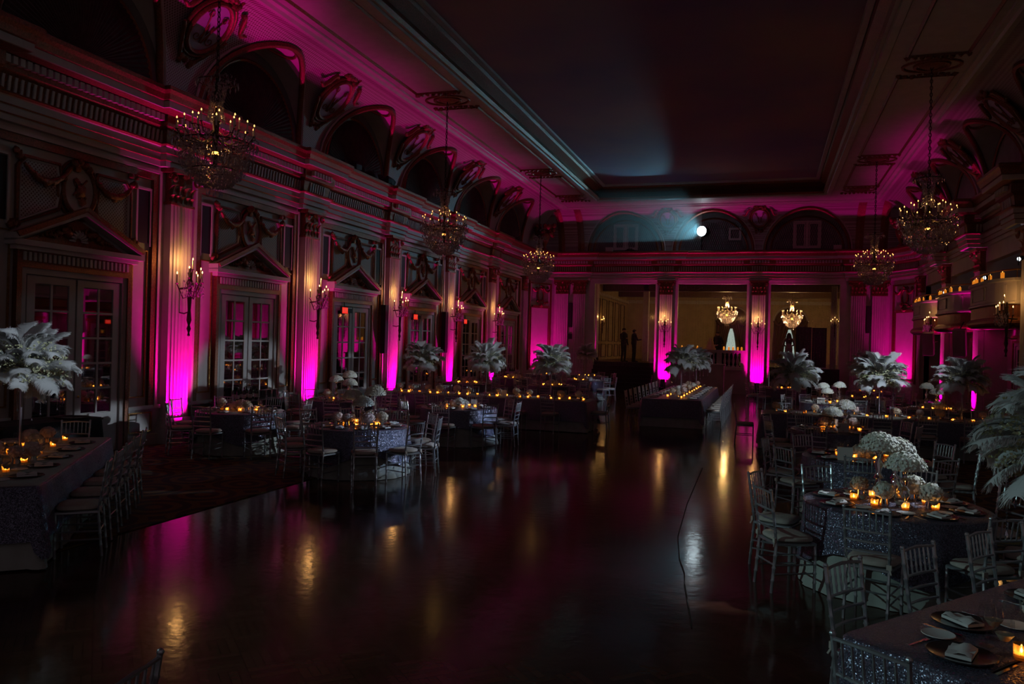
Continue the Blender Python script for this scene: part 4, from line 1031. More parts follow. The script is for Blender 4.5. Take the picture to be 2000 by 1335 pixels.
for k, i in enumerate((5, 7)):
    p = on_right(PIL[i]); p['loc'] = (XR - 0.30, PIL[i], 0.02)
    sconce(p, 'candle sconce between the balconies, ' + ('cut off by the frame edge' if k == 0 else 'above the hung loudspeaker'))
for k, y in enumerate((41.9, 44.0)):
    c = empty('wall_sconce', (-8.88, y, 0)); tag(c, 'small foyer candle sconce on the beige wall, ' + ('in front' if k == 0 else 'behind'), 'sconce')
    f = ob('sconce_bracket', ME_SC, c, loc=(0, 0, 1.65)); f.scale = (0.55, 0.55, 0.55)
    for x, yy, z in ARMS[:5]:
        q = ob('candle', ME_CAN, c, loc=(x * 0.55, yy * 0.55, 1.65 + z * 0.55)); ob('flame', ME_FLS, q, loc=(0, 0, 0.17))
    lamp('sconce_glow', 'POINT', (0.30, 0.0, 3.7), 3.0, WARM, radius=0.05, parent=c)
sm = empty('wall_sconce', (CX + 5.62, YE + 0.5, 0), -pi / 2); tag(sm, 'small candle sconce at the blue-lit edge of the stage', 'sconce')
f = ob('sconce_bracket', ME_SC, sm, loc=(0, 0, 1.65)); f.scale = (0.55, 0.55, 0.55)
for x, yy, z in ARMS[:5]:
    q = ob('candle', ME_CAN, sm, loc=(x * 0.55, yy * 0.55, 1.65 + z * 0.55)); ob('flame', ME_FLS, q, loc=(0, 0, 0.17))

# ------------------------------------------------------------------ magenta uplights at the pilaster feet
ME_UPH = MB().lathe([(0.0, 0), (0.10, 0), (0.11, 0.04), (0.11, 0.20), (0.095, 0.21), (0.09, 0.17), (0.0, 0.17)], 14).mesh('housing', 'black', 40)
ME_UPL = MB().lathe([(0.0, 0.175), (0.088, 0.175)], 14).mesh('lens', 'lens_mag')
ME_UPY = MB().tube([(-0.13, 0, 0.0), (-0.13, 0, 0.14), (-0.11, 0, 0.14)], 0.01, 5).tube([(0.13, 0, 0.0), (0.13, 0, 0.14), (0.11, 0, 0.14)], 0.01, 5).mesh('yoke', 'black')
ME_UPB = MB().box((-0.12, -0.004, 0.12), (0.12, 0.004, 0.40)).mesh('added_barn_door', 'black')  # unseen side flaps added to keep the beam off the adjoining walls
ME_UPF = MB().box((0.116, -0.11, 0.12), (0.124, 0.11, 0.58)).mesh('added_barn_door', 'black')  # unseen front flap added to cut spill into the room
def uplight(x, y, aim, power, label, size=radians(66), z=0.012, rz=None):
    c = empty('uplight', (x, y, z)); tag(c, label, 'uplight', 'magenta uplights on the floor')
    ob('housing', ME_UPH, c); ob('lens', ME_UPL, c); ob('yoke', ME_UPY, c)
    if rz is not None:
        for s_ in (-1, 1): ob('added_barn_door', ME_UPB, c, mw=Matrix.Rotation(rz, 4, 'Z') @ Matrix.Translation((0, s_ * 0.112, 0)))
        if size > 1: ob('added_barn_door', ME_UPF, c, mw=Matrix.Rotation(rz, 4, 'Z'))
    v = (Vector(aim) - Vector((x, y, 0.2))).normalized()
    l = lamp('uplight_beam', 'SPOT', (0, 0, 0.2), power, MAGENTA, size=size, blend=1.0, radius=0.05, parent=c)
    l.rotation_euler = v.to_track_quat('-Z', 'Y').to_euler()
UPW, WASH = 900, 210
def pair(x, y, nx, ny, label, wash=WASH):
    """two cans at a pilaster's foot: one grazing the shaft, one throwing up to the vault"""
    uplight(x + nx * 0.52, y + ny * 0.52, (x - nx * 0.55, y - ny * 0.55, 4.0), UPW, label, radians(78), rz=atan2(ny, nx))
    uplight(x + nx * 0.98, y + ny * 0.98, (x + nx * 1.00, y + ny * 1.00, 8.0), wash, label.replace('black uplight', 'outer black uplight'), radians(32), rz=atan2(ny, nx))
for k, y in enumerate(PIL[3:8]):
    pair(XL, y, 1, 0, 'black uplight at the foot of the ' + ('brightest magenta pilaster' if k == 0 else nth[k - 1] + ' magenta pilaster') + ' along the door wall', WASH * (4.5 if k == 0 else 1.0))
for k, u in enumerate((-2.19, 2.19)):
    pair(CX + u, YE, 0, -1, 'black uplight at the foot of the pilaster by the ' + ('stairs' if k == 0 else 'stage'), 90)
for sd in (-1, 1):
    a, b = diag(sd); m_ = (a + b) / 2; n = (Vector((0.9, -0.42, 0)) if sd < 0 else Vector((-0.9, -0.42, 0)))
    uplight(m_.x + n.x * 0.75, m_.y + n.y * 0.75, (m_.x + n.x * 0.1, m_.y + n.y * 0.1, 2.4), 520, 'black uplight below the ' + ('magenta niche past the doors' if sd < 0 else 'magenta niche past the balconies'), radians(84), 0.0)
    uplight(m_.x + n.x * 1.2, m_.y + n.y * 1.2, (m_.x + n.x * 1.0, m_.y + n.y * 1.0, 8.2), 190, 'outer black uplight below the ' + ('magenta niche past the doors' if sd < 0 else 'magenta niche past the balconies'), radians(44), 0.0)
for k, i in enumerate((6, 7)):
    pair(XR, PIL[i], -1, 0, 'black uplight at the foot of the ' + ('nearer' if k == 0 else 'farther') + ' pilaster under the balconies')
uplight(-8.5, 41.2, (-8.85, 41.9, 3.2), 60, 'black uplight on the foyer floor beside the steps', z=FZ)

# ------------------------------------------------------------------ bright projector in the middle lunette
pj = empty('projector_spot', (-3.12, YE - 0.42, 7.62)); tag(pj, 'dazzling white follow spot in the middle lunette', 'spotlight')
pdir = Vector((-0.33, -0.93, -0.05)).normalized(); q = pdir.to_track_quat('-Z', 'Y').to_matrix().to_4x4()
q0 = Matrix.Translation((0, 0, 0.2)) @ q
mk('housing', MB().lathe([(0.0, 0.5), (0.22, 0.5), (0.25, 0.3), (0.26, 0.0), (0.245, 0.0), (0.245, 0.01), (0.0, 0.04)], 16), 'black', pj, 40, mw=q0)
ob('lens', MB().lathe([(0.0, -0.03), (0.12, -0.022), (0.24, 0.0)], 20).mesh('lens', 'lens_spot'), pj, mw=q0)
mk('stand', MB().tube([(0, 0.2, 0.1), (0, 0.2, -0.75)], 0.03, 6).box((-0.2, 0.0, -0.76), (0.2, 0.4, -0.73)), 'black', pj)
l = lamp('follow_beam', 'SPOT', (0, 0, 0), 1200, (0.24, 0.76, 1.0), size=radians(45), blend=0.3, radius=0.08, parent=pj); l.matrix_local = q0 @ Matrix.Translation((0, 0, -0.08))
# thin haze hanging in the beam in front of the lunettes
hz = MB(); ap = Vector((-3.12, YE - 0.5, 7.82))
far = [ap + Vector((d)) for d in ((0.45, -6.0, -1.3), (0.45, -6.0, 1.0), (-4.8, -6.0, 1.0), (-4.8, -6.0, -1.3))]
near_ = [ap + Vector((d)) for d in ((0.02, -0.02, -0.35), (0.02, -0.02, 0.75), (-1.1, -0.02, 0.75), (-1.1, -0.02, -0.35))]
hz.add(near_ + far, [(3, 2, 1, 0), (4, 5, 6, 7), (0, 1, 5, 4), (1, 2, 6, 5), (2, 3, 7, 6), (3, 0, 4, 7)])
hm = bpy.data.materials.new('beam_haze'); hm.use_nodes = True; nt = hm.node_tree; nt.nodes.clear()
o_ = N(nt, "ShaderNodeOutputMaterial"); vs = N(nt, "ShaderNodeVolumeScatter"); vs.inputs["Density"].default_value = 0.08; vs.inputs["Anisotropy"].default_value = 0.0
nt.links.new(vs.outputs[0], o_.inputs["Volume"])
tag(mk('haze', hz, hm), 'faint blue-lit haze in the beam of the follow spot', 'haze', kind='stuff')
# ------------------------------------------------------------------ chairs (local +y faces the table)
def bamboo(mb, p0, p1, r, rings=4, n=6):
    p0, p1 = Vector(p0), Vector(p1); pts = []; rr = []
    for i in range(rings + 1):
        t = i / rings
        if i in (0, rings): pts.append(p0.lerp(p1, t)); rr.append(r)
        else:
            e = 0.012 / max(0.1, (p1 - p0).length)
            for q, s in ((t - e, 1.0), (t, 1.38), (t + e, 1.0)): pts.append(p0.lerp(p1, q)); rr.append(r * s)
    return mb.tube(pts, rr, n)
def back_post(mb, s, n=6):
    bamboo(mb, (s * 0.168, -0.225, 0), (s * 0.165, -0.185, 0.45), 0.0135, 4, n); bamboo(mb, (s * 0.165, -0.185, 0.445), (s * 0.178, -0.255, 0.925), 0.0125, 5, n)
    return mb.blob((s * 0.178, -0.256, 0.928), 0.016, 6, 4)
def back_y(z): return -0.185 - 0.07 * (z - 0.45) / 0.475
def rail(mb, z, n=6):
    w = 0.165 + 0.013 * (z - .45) / .475; y = back_y(z)
    pts = [(-w, y, z), (-w / 2, y - 0.012, z + (0.006 if z > .85 else 0)), (0, y - 0.016, z + (0.01 if z > .85 else 0)), (w / 2, y - 0.012, z + (0.006 if z > .85 else 0)), (w, y, z)]
    return mb.tube(pts, [0.011, 0.009, 0.012, 0.009, 0.011], n)
def cushion():
    rows = []; n = 20
    def out(k, s):
        a = 2 * pi * k / n; x = cos(a); y = sin(a); e = 0.55
        px = (abs(x) ** e) * (1 if x > 0 else -1); py = (abs(y) ** e) * (1 if y > 0 else -1)
        return (px * s * (0.198 + 0.018 * py), py * s * 0.195)
    for s, z in ((0.0, 0.452), (0.90, 0.452), (1.0, 0.468), (1.0, 0.485), (0.92, 0.502), (0.6, 0.510), (0.0, 0.512)):
        rows.append([(*out(k, s), z) for k in range(n)] + [(*out(0, s), z)])
    return MB().grid(rows)
ME_CUSH = cushion().mesh('seat_cushion', 'ivory', 50)
def seat_frame(mb, n=6):
    for a, b in (((-0.185, 0.185), (0.185, 0.185)), ((-0.165, -0.185), (0.165, -0.185)), ((-0.185, 0.185), (-0.165, -0.185)), ((0.185, 0.185), (0.165, -0.185))):
        mb.tube([(a[0], a[1], 0.436), (b[0], b[1], 0.436)], 0.015, n)
    return mb.box((-0.18, -0.18, 0.434), (0.18, 0.18, 0.450))
ME_SF = seat_frame(MB()).mesh('seat', 'silver', 50)
ME_FL = bamboo(MB(), (0, 0, 0), (0, 0, 0.435), 0.0135, 5).mesh('leg', 'silver', 50)
ME_BP = {s: back_post(MB(), s).mesh('back_post', 'silver', 50) for s in (-1, 1)}
ME_RL = {z: rail(MB(), z).mesh('back_rail', 'silver', 50) for z in (0.905, 0.745, 0.66, 0.575)}
ME_SPN = bamboo(MB(), (0, 0, 0), (0, -0.024, 0.16), 0.0065, 3, 5).mesh('spindle', 'silver', 50)
ME_STS = bamboo(MB(), (0, 0.185, 0), (0, -0.2, 0), 0.008, 3, 5).mesh('stretcher', 'silver', 50)
ME_STX = bamboo(MB(), (-0.18, 0, 0), (0.18, 0, 0), 0.008, 3, 5).mesh('stretcher', 'silver', 50)
ME_TIE = MB().box((-0.02, -0.215, 0.455), (0.02, -0.195, 0.495)).tube([(0, -0.2, 0.47), (0.02, -0.22, 0.42)], 0.008, 4).mesh('cushion_tie', 'ivory')
def make_chair():
    c = empty('chiavari_chair', (0, 0, -50)); tag(c, 'silver chair', 'chair')
    ob('seat_cushion', ME_CUSH, c); ob('seat', ME_SF, c)
    for s in (-1, 1):
        ob('leg', ME_FL, c, loc=(s * 0.183, 0.183, 0)); ob('back_post', ME_BP[s], c)
        for z in (0.17, 0.25): ob('stretcher', ME_STS, c, loc=(s * 0.175, 0, z))
        ob('cushion_tie', ME_TIE, c, loc=(s * 0.168, 0, 0))
    for z in ME_RL: ob('back_rail', ME_RL[z], c)
    for k in range(6): ob('spindle', ME_SPN, c, loc=(-0.125 + 0.05 * k, back_y(0.745) - 0.012, 0.745))
    ob('stretcher', ME_STX, c, loc=(0, 0.183, 0.25)); ob('stretcher', ME_STX, c, loc=(0, -0.2, 0.25))
    return c
CH_NEAR = make_chair()
def far_frame():
    mb = seat_frame(MB(), 4)
    for s in (-1, 1):
        mb.tube([(s * 0.183, 0.183, 0), (s * 0.183, 0.183, 0.435)], 0.0135, 4); mb.tube([(s * 0.168, -0.225, 0), (s * 0.165, -0.185, 0.45), (s * 0.178, -0.255, 0.93)], 0.013, 4)
        mb.tube([(s * 0.175, 0.183, 0.22), (s * 0.17, -0.2, 0.22)], 0.008, 4)
    for z in (0.905, 0.745, 0.66, 0.575): mb.tube([(-0.17, back_y(z), z), (0, back_y(z) - 0.015, z), (0.17, back_y(z), z)], 0.010, 4)
    for k in range(6): mb.tube([(-0.125 + 0.05 * k, back_y(0.745) - 0.012, 0.745), (-0.125 + 0.05 * k, back_y(0.9) - 0.012, 0.9)], 0.0065, 4)
    mb.tube([(-0.18, 0.183, 0.22), (0.18, 0.183, 0.22)], 0.008, 4)
    return mb
CH_FAR = empty('chiavari_chair', (0, 0, -50)); tag(CH_FAR, 'silver chair', 'chair')
ob('chair_frame', far_frame().mesh('chair_frame', 'silver', 50), CH_FAR); ob('seat_cushion', ME_CUSH, CH_FAR)
def floor_z(x, y):
    if 6.2 < y < YE - 4.2 and x < -6.65: return 0.012
    if 9.2 < y < YE - 4.2 and x > 1.45: return 0.012
    return 0.0
def chair(x, y, rz, desc, where):
    near = hypot(x, y) < 18.5
    c = dup(CH_NEAR if near else CH_FAR, (x, y, floor_z(x, y)), rz); reg(c, 'silver chair ' + where, desc, 'chair', 'chairs')

# ------------------------------------------------------------------ table linen
def round_cloth(R, ztop, hem, fold, waves, seed, flare=0.10, puddle=False):
    rnd = random.Random(seed); n = 96; rows = []; ph = rnd.uniform(0, 6); ph2 = rnd.uniform(0, 6)
    for r in (0.0, R * 0.5, R * 0.97): rows.append([(r * cos(2 * pi * k / n), r * sin(2 * pi * k / n), ztop) for k in range(n + 1)])
    for t in (0.0, 0.12, 0.35, 0.6, 0.85, 1.0):
        row = []
        for k in range(n + 1):
            a = 2 * pi * k / n; h = hem(a + ph) if callable(hem) else hem
            w = fold * t ** 0.8 * (sin(waves * a + ph) + 0.5 * sin((waves * 1.7 // 1) * a + ph2))
            z = ztop - 0.012 - (ztop - 0.012 - h) * t
            r = R + flare * t * t + w
            if puddle and t == 1.0: r += 0.025 + 0.02 * sin(5 * a + ph2)
            row.append((r * cos(a), r * sin(a), z))
        rows.append(row)
    return MB().grid(rows)
RT = 0.80
ME_OVER = [round_cloth(RT + 0.02, 0.768, (lambda a: 0.30 - 0.10 * cos(4 * a)), 0.012, 15, 20 + k, 0.045).mesh('sequin_overlay', 'sequin', 60) for k in range(2)]
ME_UNDER = [round_cloth(RT, 0.76, 0.006, 0.012, 19, 40 + k, 0.03, True).mesh('ivory_skirt', 'skirt', 60) for k in range(2)]
ME_TOP = MB().lathe([(0.0, 0.725), (RT - 0.01, 0.725), (RT - 0.01, 0.75), (0.0, 0.75)], 32).mesh('table_top', 'woodd')
ME_PED = MB().lathe([(0.28, 0.0), (0.26, 0.05), (0.05, 0.12), (0.05, 0.68), (0.2, 0.725)], 12).mesh('pedestal', 'iron')
def rect_cloth(w, L, ztop, hem, fold, seed, flare, n_per=0.10):
    rnd = random.Random(seed); hw, hl = w / 2, L / 2; rc = 0.06; per = []
    def side(p0, p1, nrm):
        d = hypot(p1[0] - p0[0], p1[1] - p0[1]); m = max(3, int(d / n_per))
        for k in range(m): per.append((p0[0] + (p1[0] - p0[0]) * k / m, p0[1] + (p1[1] - p0[1]) * k / m, nrm))
    def corner(cx, cy, a0):
        for k in range(5): a = a0 + pi / 2 * k / 5; per.append((cx + rc * cos(a), cy + rc * sin(a), (cos(a), sin(a))))
    side((hw, -hl + rc), (hw, hl - rc), (1, 0)); corner(hw - rc, hl - rc, 0); side((hw - rc, hl), (-hw + rc, hl), (0, 1)); corner(-hw + rc, hl - rc, pi / 2)
    side((-hw, hl - rc), (-hw, -hl + rc), (-1, 0)); corner(-hw + rc, -hl + rc, pi); side((-hw + rc, -hl), (hw - rc, -hl), (0, -1)); corner(hw - rc, -hl + rc, 3 * pi / 2)
    n = len(per); ph = rnd.uniform(0, 6); rows = [[(x * 0.02, y * 0.9 if L > w else y * 0.02, ztop) for x, y, _ in per] , [(x * 0.99, y * 0.99, ztop) for x, y, _ in per]]
    for t in (0.0, 0.1, 0.4, 0.7, 1.0):
        row = []
        for i, (x, y, nr) in enumerate(per):
            cn = abs(nr[0] * nr[1]) * 2; h = hem - (0.16 * cn if hem > 0.1 else 0)
            w_ = fold * t * (sin(i * 1.05 + ph) + 0.6 * sin(i * 0.43 + 2 * ph)) + flare * t * (1 + 1.2 * cn)
            row.append((x + nr[0] * w_, y + nr[1] * w_, ztop - 0.01 - (ztop - 0.01 - h) * t))
        rows.append(row)
    for r in rows: r.append(r[0])
    return MB().grid(rows)

# ------------------------------------------------------------------ tableware prototypes (meshes shared)
ME_CHG = MB().lathe([(0.0, 0.0), (0.10, 0.0), (0.155, 0.012), (0.15, 0.016), (0.10, 0.006), (0.0, 0.005)], 24).mesh('charger_plate', 'charger', 40)
ME_NAP = MB().grid([[(-0.085 + 0.17 * i / 6, -0.055 + 0.11 * j / 4, 0.018 + 0.012 * sin(i * 1.3 + j) * (0 < i < 6) + (0.014 if j in (1, 2) else 0)) for i in range(7)] for j in range(5)]).box((-0.085, -0.055, 0.005), (0.085, 0.055, 0.02)).mesh('napkin', 'white', 40)
def glass_prof(h, rb, rs, hs): return [(0.0, 0.002), (0.034, 0.002), (0.034, 0.005), (0.006, 0.010), (0.004, hs), (rs * 0.4, hs + 0.012), (rb, hs + (h - hs) * 0.45), (rs, h)]
ME_GOB = MB().lathe(glass_prof(0.165, 0.044, 0.039, 0.055), 14).mesh('water_goblet', 'glass', 60)
ME_WIN = MB().lathe(glass_prof(0.215, 0.042, 0.034, 0.10), 14).mesh('wine_glass', 'glass', 60)
ME_WAT = MB().lathe([(0.0, 0.062), (0.02, 0.068), (0.042, 0.10), (0.0, 0.102)], 12).mesh('water', mat('iced_water', (0.42, 0.34, 0.24), 0.15), 60)
ME_VOT = MB().lathe([(0.0, 0.0), (0.030, 0.0), (0.034, 0.01), (0.036, 0.072), (0.034, 0.072), (0.030, 0.012), (0.0, 0.01)], 12).mesh('votive_cup', 'amber', 50)
ME_VFL = MB().lathe([(0.0, 0.028), (0.007, 0.036), (0.006, 0.044), (0.0, 0.058)], 6).mesh('flame', 'vflame')
ME_VWX = MB().lathe([(0.0, 0.012), (0.028, 0.012), (0.028, 0.028), (0.0, 0.028)], 10).mesh('wax', 'pillar')
ME_KNI = MB().box((-0.008, -0.1, 0.001), (0.008, 0.02, 0.004)).box((-0.006, 0.02, 0.001), (0.006, 0.10, 0.005)).mesh('knife', 'mercury')
ME_FRK = MB().box((-0.006, -0.1, 0.001), (0.006, 0.03, 0.004)).box((-0.011, 0.03, 0.001), (0.011, 0.05, 0.004)).box((-0.011, 0.05, 0.001), (-0.006, 0.095, 0.004)).box((-0.0025, 0.05, 0.001), (0.0025, 0.095, 0.004)).box((0.006, 0.05, 0.001), (0.011, 0.095, 0.004)).mesh('fork', 'mercury')
ME_BRD = MB().lathe([(0.0, 0.0), (0.05, 0.0), (0.08, 0.010), (0.078, 0.013), (0.05, 0.005), (0.0, 0.004)], 18).mesh('bread_plate', 'white', 40)

def petals(mb, c, R, hz, n, size, dome=True, rnd=random):
    for k in range(n):
        u = rnd.uniform(0.0 if dome else -0.75, 1); a = rnd.uniform(0, 2 * pi); q = sqrt(max(0, 1 - u * u)); j = rnd.uniform(0.93, 1.06)
        d = Vector((q * cos(a), q * sin(a), u)); p = Vector((c[0] + R * d.x * j, c[1] + R * d.y * j, c[2] + hz * d.z * j))
        t = d.cross(Vector((rnd.uniform(-1, 1), rnd.uniform(-1, 1), rnd.uniform(-1, 1)))); 
        if t.length < 1e-3: continue
        t.normalize(); b = d.cross(t); s = size * rnd.uniform(0.7, 1.3); lift = d * s * 0.6
        mb.add([p + t * s + lift * 0.4, p + b * s + lift, p - t * s + lift * 0.3, p - b * s - lift * 0.2], [(0, 1, 2, 3)])
    return mb
rnd = random.Random(5)
def dome_mesh(R, hz, n, size, m, name='blossom_dome'):
    mb = MB(); mb.lathe([(0.0, -0.02), (R * 0.6, -0.015), (R * 0.93, 0.0), (R * 0.95, hz * 0.3), (R * 0.75, hz * 0.68), (R * 0.4, hz * 0.9), (0.0, hz * 0.96)], 16)
    petals(mb, (0, 0, 0), R, hz, n, size, True, rnd)
    return mb.mesh(name, m)
ME_DOME = [dome_mesh(0.165, 0.145, 900, 0.0125, 'hydrangea') for k in range(2)]
def ball_mesh(R, n, size, m):
    mb = MB().blob((0, 0, 0), R * 0.9, 10, 7, 0.03); petals(mb, (0, 0, 0), R, R * 0.85, n, size, False, rnd); return mb.mesh('blossom', m)
ME_BALL = {m: ball_mesh(0.085, 170, 0.014, m) for m in ('hydrangea', 'blush', 'peach')}
ME_VASE = MB().lathe([(0.0, 0.0), (0.045, 0.0), (0.05, 0.03), (0.04, 0.07), (0.05, 0.10), (0.04, 0.10), (0.0, 0.06)], 12).mesh('silver_vase', 'mercury', 60)
ME_LOWC = {}
def low_cluster(m):
    mb = MB(); 
    for k in range(6): 
        a = k * 1.05; petals(mb, (0.13 * cos(a), 0.11 * sin(a), 0.07), 0.095, 0.085, 150, 0.016, True, rnd); mb.blob((0.13 * cos(a), 0.11 * sin(a), 0.07), 0.085, 8, 5)
    petals(mb, (0, 0, 0.11), 0.11, 0.09, 200, 0.016, True, rnd); return mb.mesh('flower_mound', m)
for m in ('hydrangea', 'blush'): ME_LOWC[m] = low_cluster(m)
def stand_mesh(h):
    return MB().lathe([(0.0, 0.0), (0.07, 0.0), (0.075, 0.015), (0.03, 0.04), (0.02, 0.06), (0.055, 0.10 + h * 0.06), (0.018, 0.15 + h * 0.12), (0.05, h * 0.45), (0.018, h * 0.55), (0.045, h * 0.70), (0.015, h * 0.80), (0.03, h * 0.92), (0.06, h), (0.0, h)], 14)
TZ = 0.769
def flower_stand(x, y, h, desc, s=1.0):
    c = empty('flower_stand', (x, y, TZ)); reg(c, 'hydrangea dome on silver stand', desc, 'centrepiece', 'hydrangea stands')
    mk('stand', stand_mesh(h), 'mercury', c, 60); d = ob('blossom_dome', random.choice(ME_DOME), c, loc=(0, 0, h), rz=random.uniform(0, 6)); d.scale = (s, s, s)
def small_flower(x, y, m, desc):
    c = empty('bud_vase', (x, y, TZ)); col = {'hydrangea': 'cream', 'blush': 'blush pink', 'peach': 'peach'}[m]
    reg(c, '%s blossom in silver vase' % col.split()[0], desc, 'flowers', 'low flowers')
    ob('silver_vase', ME_VASE, c); b = ob('blossom', ME_BALL[m], c, loc=(0, 0, 0.145), rz=random.uniform(0, 6)); s = random.uniform(0.85, 1.25); b.scale = (s, s, s)
def votive(x, y, desc):
    c = ob('votive_candle', ME_VOT, None, loc=(x, y, TZ)); reg(c, 'lit amber votive', desc, 'candle', 'votives')
    ob('wax', ME_VWX, c); ob('flame', ME_VFL, c)
def goblet(x, y, desc, z=TZ):
    c = ob('water_goblet', ME_GOB, None, loc=(x, y, z)); reg(c, 'water goblet', desc, 'glass', 'goblets'); ob('water', ME_WAT, c)
def wine(x, y, desc): reg(ob('wine_glass', ME_WIN, None, loc=(x, y, TZ)), 'tall wine glass', desc, 'glass', 'wine glasses')
def setting(x, y, a, desc, full=True, near=False):
    """a: direction from the seat towards the table's middle"""
    c, s = cos(a), sin(a)
    def P(f, r): return x + c * f + s * r, y + s * f - c * r
    reg(ob('charger_plate', ME_CHG, None, loc=(x, y, TZ)), 'dark charger plate', desc, 'plate', 'chargers')
    reg(ob('napkin', ME_NAP, None, loc=(x, y, TZ + 0.005), rz=a + random.uniform(-.5, .5)), 'folded white napkin', desc, 'napkin', 'napkins')
    px, py = P(0.20, 0.10); goblet(px, py, desc)
    if full: px, py = P(0.24, 0.0); wine(px, py, desc)
    if near:
        px, py = P(0.0, 0.20); reg(ob('knife', ME_KNI, None, loc=(px, py, TZ), rz=a - pi / 2), 'silver knife', desc, 'cutlery', 'knives')
        px, py = P(0.0, -0.20); reg(ob('fork', ME_FRK, None, loc=(px, py, TZ), rz=a - pi / 2), 'silver fork', desc, 'cutlery', 'forks')
        px, py = P(0.17, -0.20); reg(ob('bread_plate', ME_BRD, None, loc=(px, py, TZ)), 'white bread plate', desc, 'plate', 'bread plates')
def card(x, y, rz, desc, w=0.13, h=0.16):
    c = empty('table_card', (x, y, TZ), rz); tag(c, 'pale table-number card propped up %s' % desc, 'card')
    mk('card_face', MB().add([(-w / 2, -0.002, 0), (w / 2, -0.002, 0), (w / 2, 0.02, h), (-w / 2, 0.02, h), (-w / 2, 0.001, 0), (w / 2, 0.001, 0), (w / 2, 0.023, h), (-w / 2, 0.023, h)], [(0, 1, 2, 3), (7, 6, 5, 4), (0, 4, 5, 1), (3, 2, 6, 7)]), 'card', c)
    mk('easel', MB().tube([(0, 0.02, h * 0.8), (0, 0.07, 0)], 0.004, 4), 'mercury', c)
    mk('printed_emblem', MB().box((-0.012, -0.0035, 0.018), (-0.004, -0.001, 0.03)).box((0.004, -0.0035, 0.018), (0.012, -0.001, 0.03)).box((-0.015, -0.003, 0.012), (0.015, -0.0005, 0.016)), 'iron', c)

def round_table(x, y, desc, n, a0, seats=None, full=True, settings=True, near=False, votives=6, low=None, rs=1.08, glasses=True):
    """seats: indices with a chair; a0: angle of seat 0"""
    t = empty('round_table', (x, y, floor_z(x, y))); tag(t, 'round banquet table under sequins %s' % desc, 'table', 'round tables')
    ob('table_top', ME_TOP, t); ob('pedestal', ME_PED, t)
    k = int(abs(x * 7 + y)) % 2; rz = (x * 3 + y) % 6.28
    tag(ob('ivory_underskirt', ME_UNDER[k], None, loc=(x, y, floor_z(x, y)), rz=rz), 'ivory skirt brushing the floor %s' % desc, 'tablecloth', 'ivory table skirts')
    tag(ob('sequin_tablecloth', ME_OVER[k], None, loc=(x, y, 0), rz=rz), 'lavender-grey sequined tablecloth %s' % desc, 'tablecloth', 'sequined tablecloths')
    cang = atan2(-y, -x)
    for i in range(n):
        a = a0 + 2 * pi * i / n
        d = (a - cang + pi) % (2 * pi) - pi
        if seats is None or i in seats:
            where = 'seen from behind' if abs(d) < 0.9 else ('facing us' if abs(d) > 2.3 else 'seen sideways')
            j = random.uniform(-0.04, 0.04)
            chair(x + rs * cos(a + j), y + rs * sin(a + j), a + pi / 2 + random.uniform(-.06, .06), desc, where)
        if settings: setting(x + 0.60 * cos(a), y + 0.60 * sin(a), a + pi, desc, full, near)
    for i in range(votives):
        a = a0 + 2 * pi * (i + 0.5) / votives; r = 0.30 + 0.06 * (i % 2); votive(x + r * cos(a), y + r * sin(a), desc)
    if low:
        tag(ob('flower_mound', ME_LOWC[low], None, loc=(x, y, TZ), rz=x), 'low mound of %s flowers %s' % ('cream' if low == 'hydrangea' else 'blush', desc), 'flowers')
def long_table(x, y, w, L, rz, desc):
    t = empty('long_table', (x, y, floor_z(x, y)), rz); tag(t, 'long banquet table under sequins %s' % desc, 'table', 'long tables')
    mk('table_top', MB().box((-w / 2 + 0.02, -L / 2 + 0.02, 0.725), (w / 2 - 0.02, L / 2 - 0.02, 0.75)), 'woodd', t)
    for sx in (-1, 1):
        for sy in (-1, 1): mk('leg', MB().tube([(sx * (w / 2 - 0.15), sy * (L / 2 - 0.2), 0), (sx * (w / 2 - 0.15), sy * (L / 2 - 0.2), 0.725)], 0.025, 6), 'iron', t)
    tag(mk('ivory_underskirt', rect_cloth(w, L, 0.76, 0.005, 0.014, int(x * 10), 0.05), 'skirt', None, 60, loc=(x, y, floor_z(x, y)), rz=rz), 'ivory skirt brushing the floor %s' % desc, 'tablecloth', 'ivory table skirts')
    tag(mk('sequin_tablecloth', rect_cloth(w + 0.05, L + 0.05, 0.768, 0.27, 0.014, int(y * 10) + 1, 0.06), 'sequin', None, 60, loc=(x, y, 0), rz=rz), 'lavender-grey sequined tablecloth %s' % desc, 'tablecloth', 'sequined tablecloths')

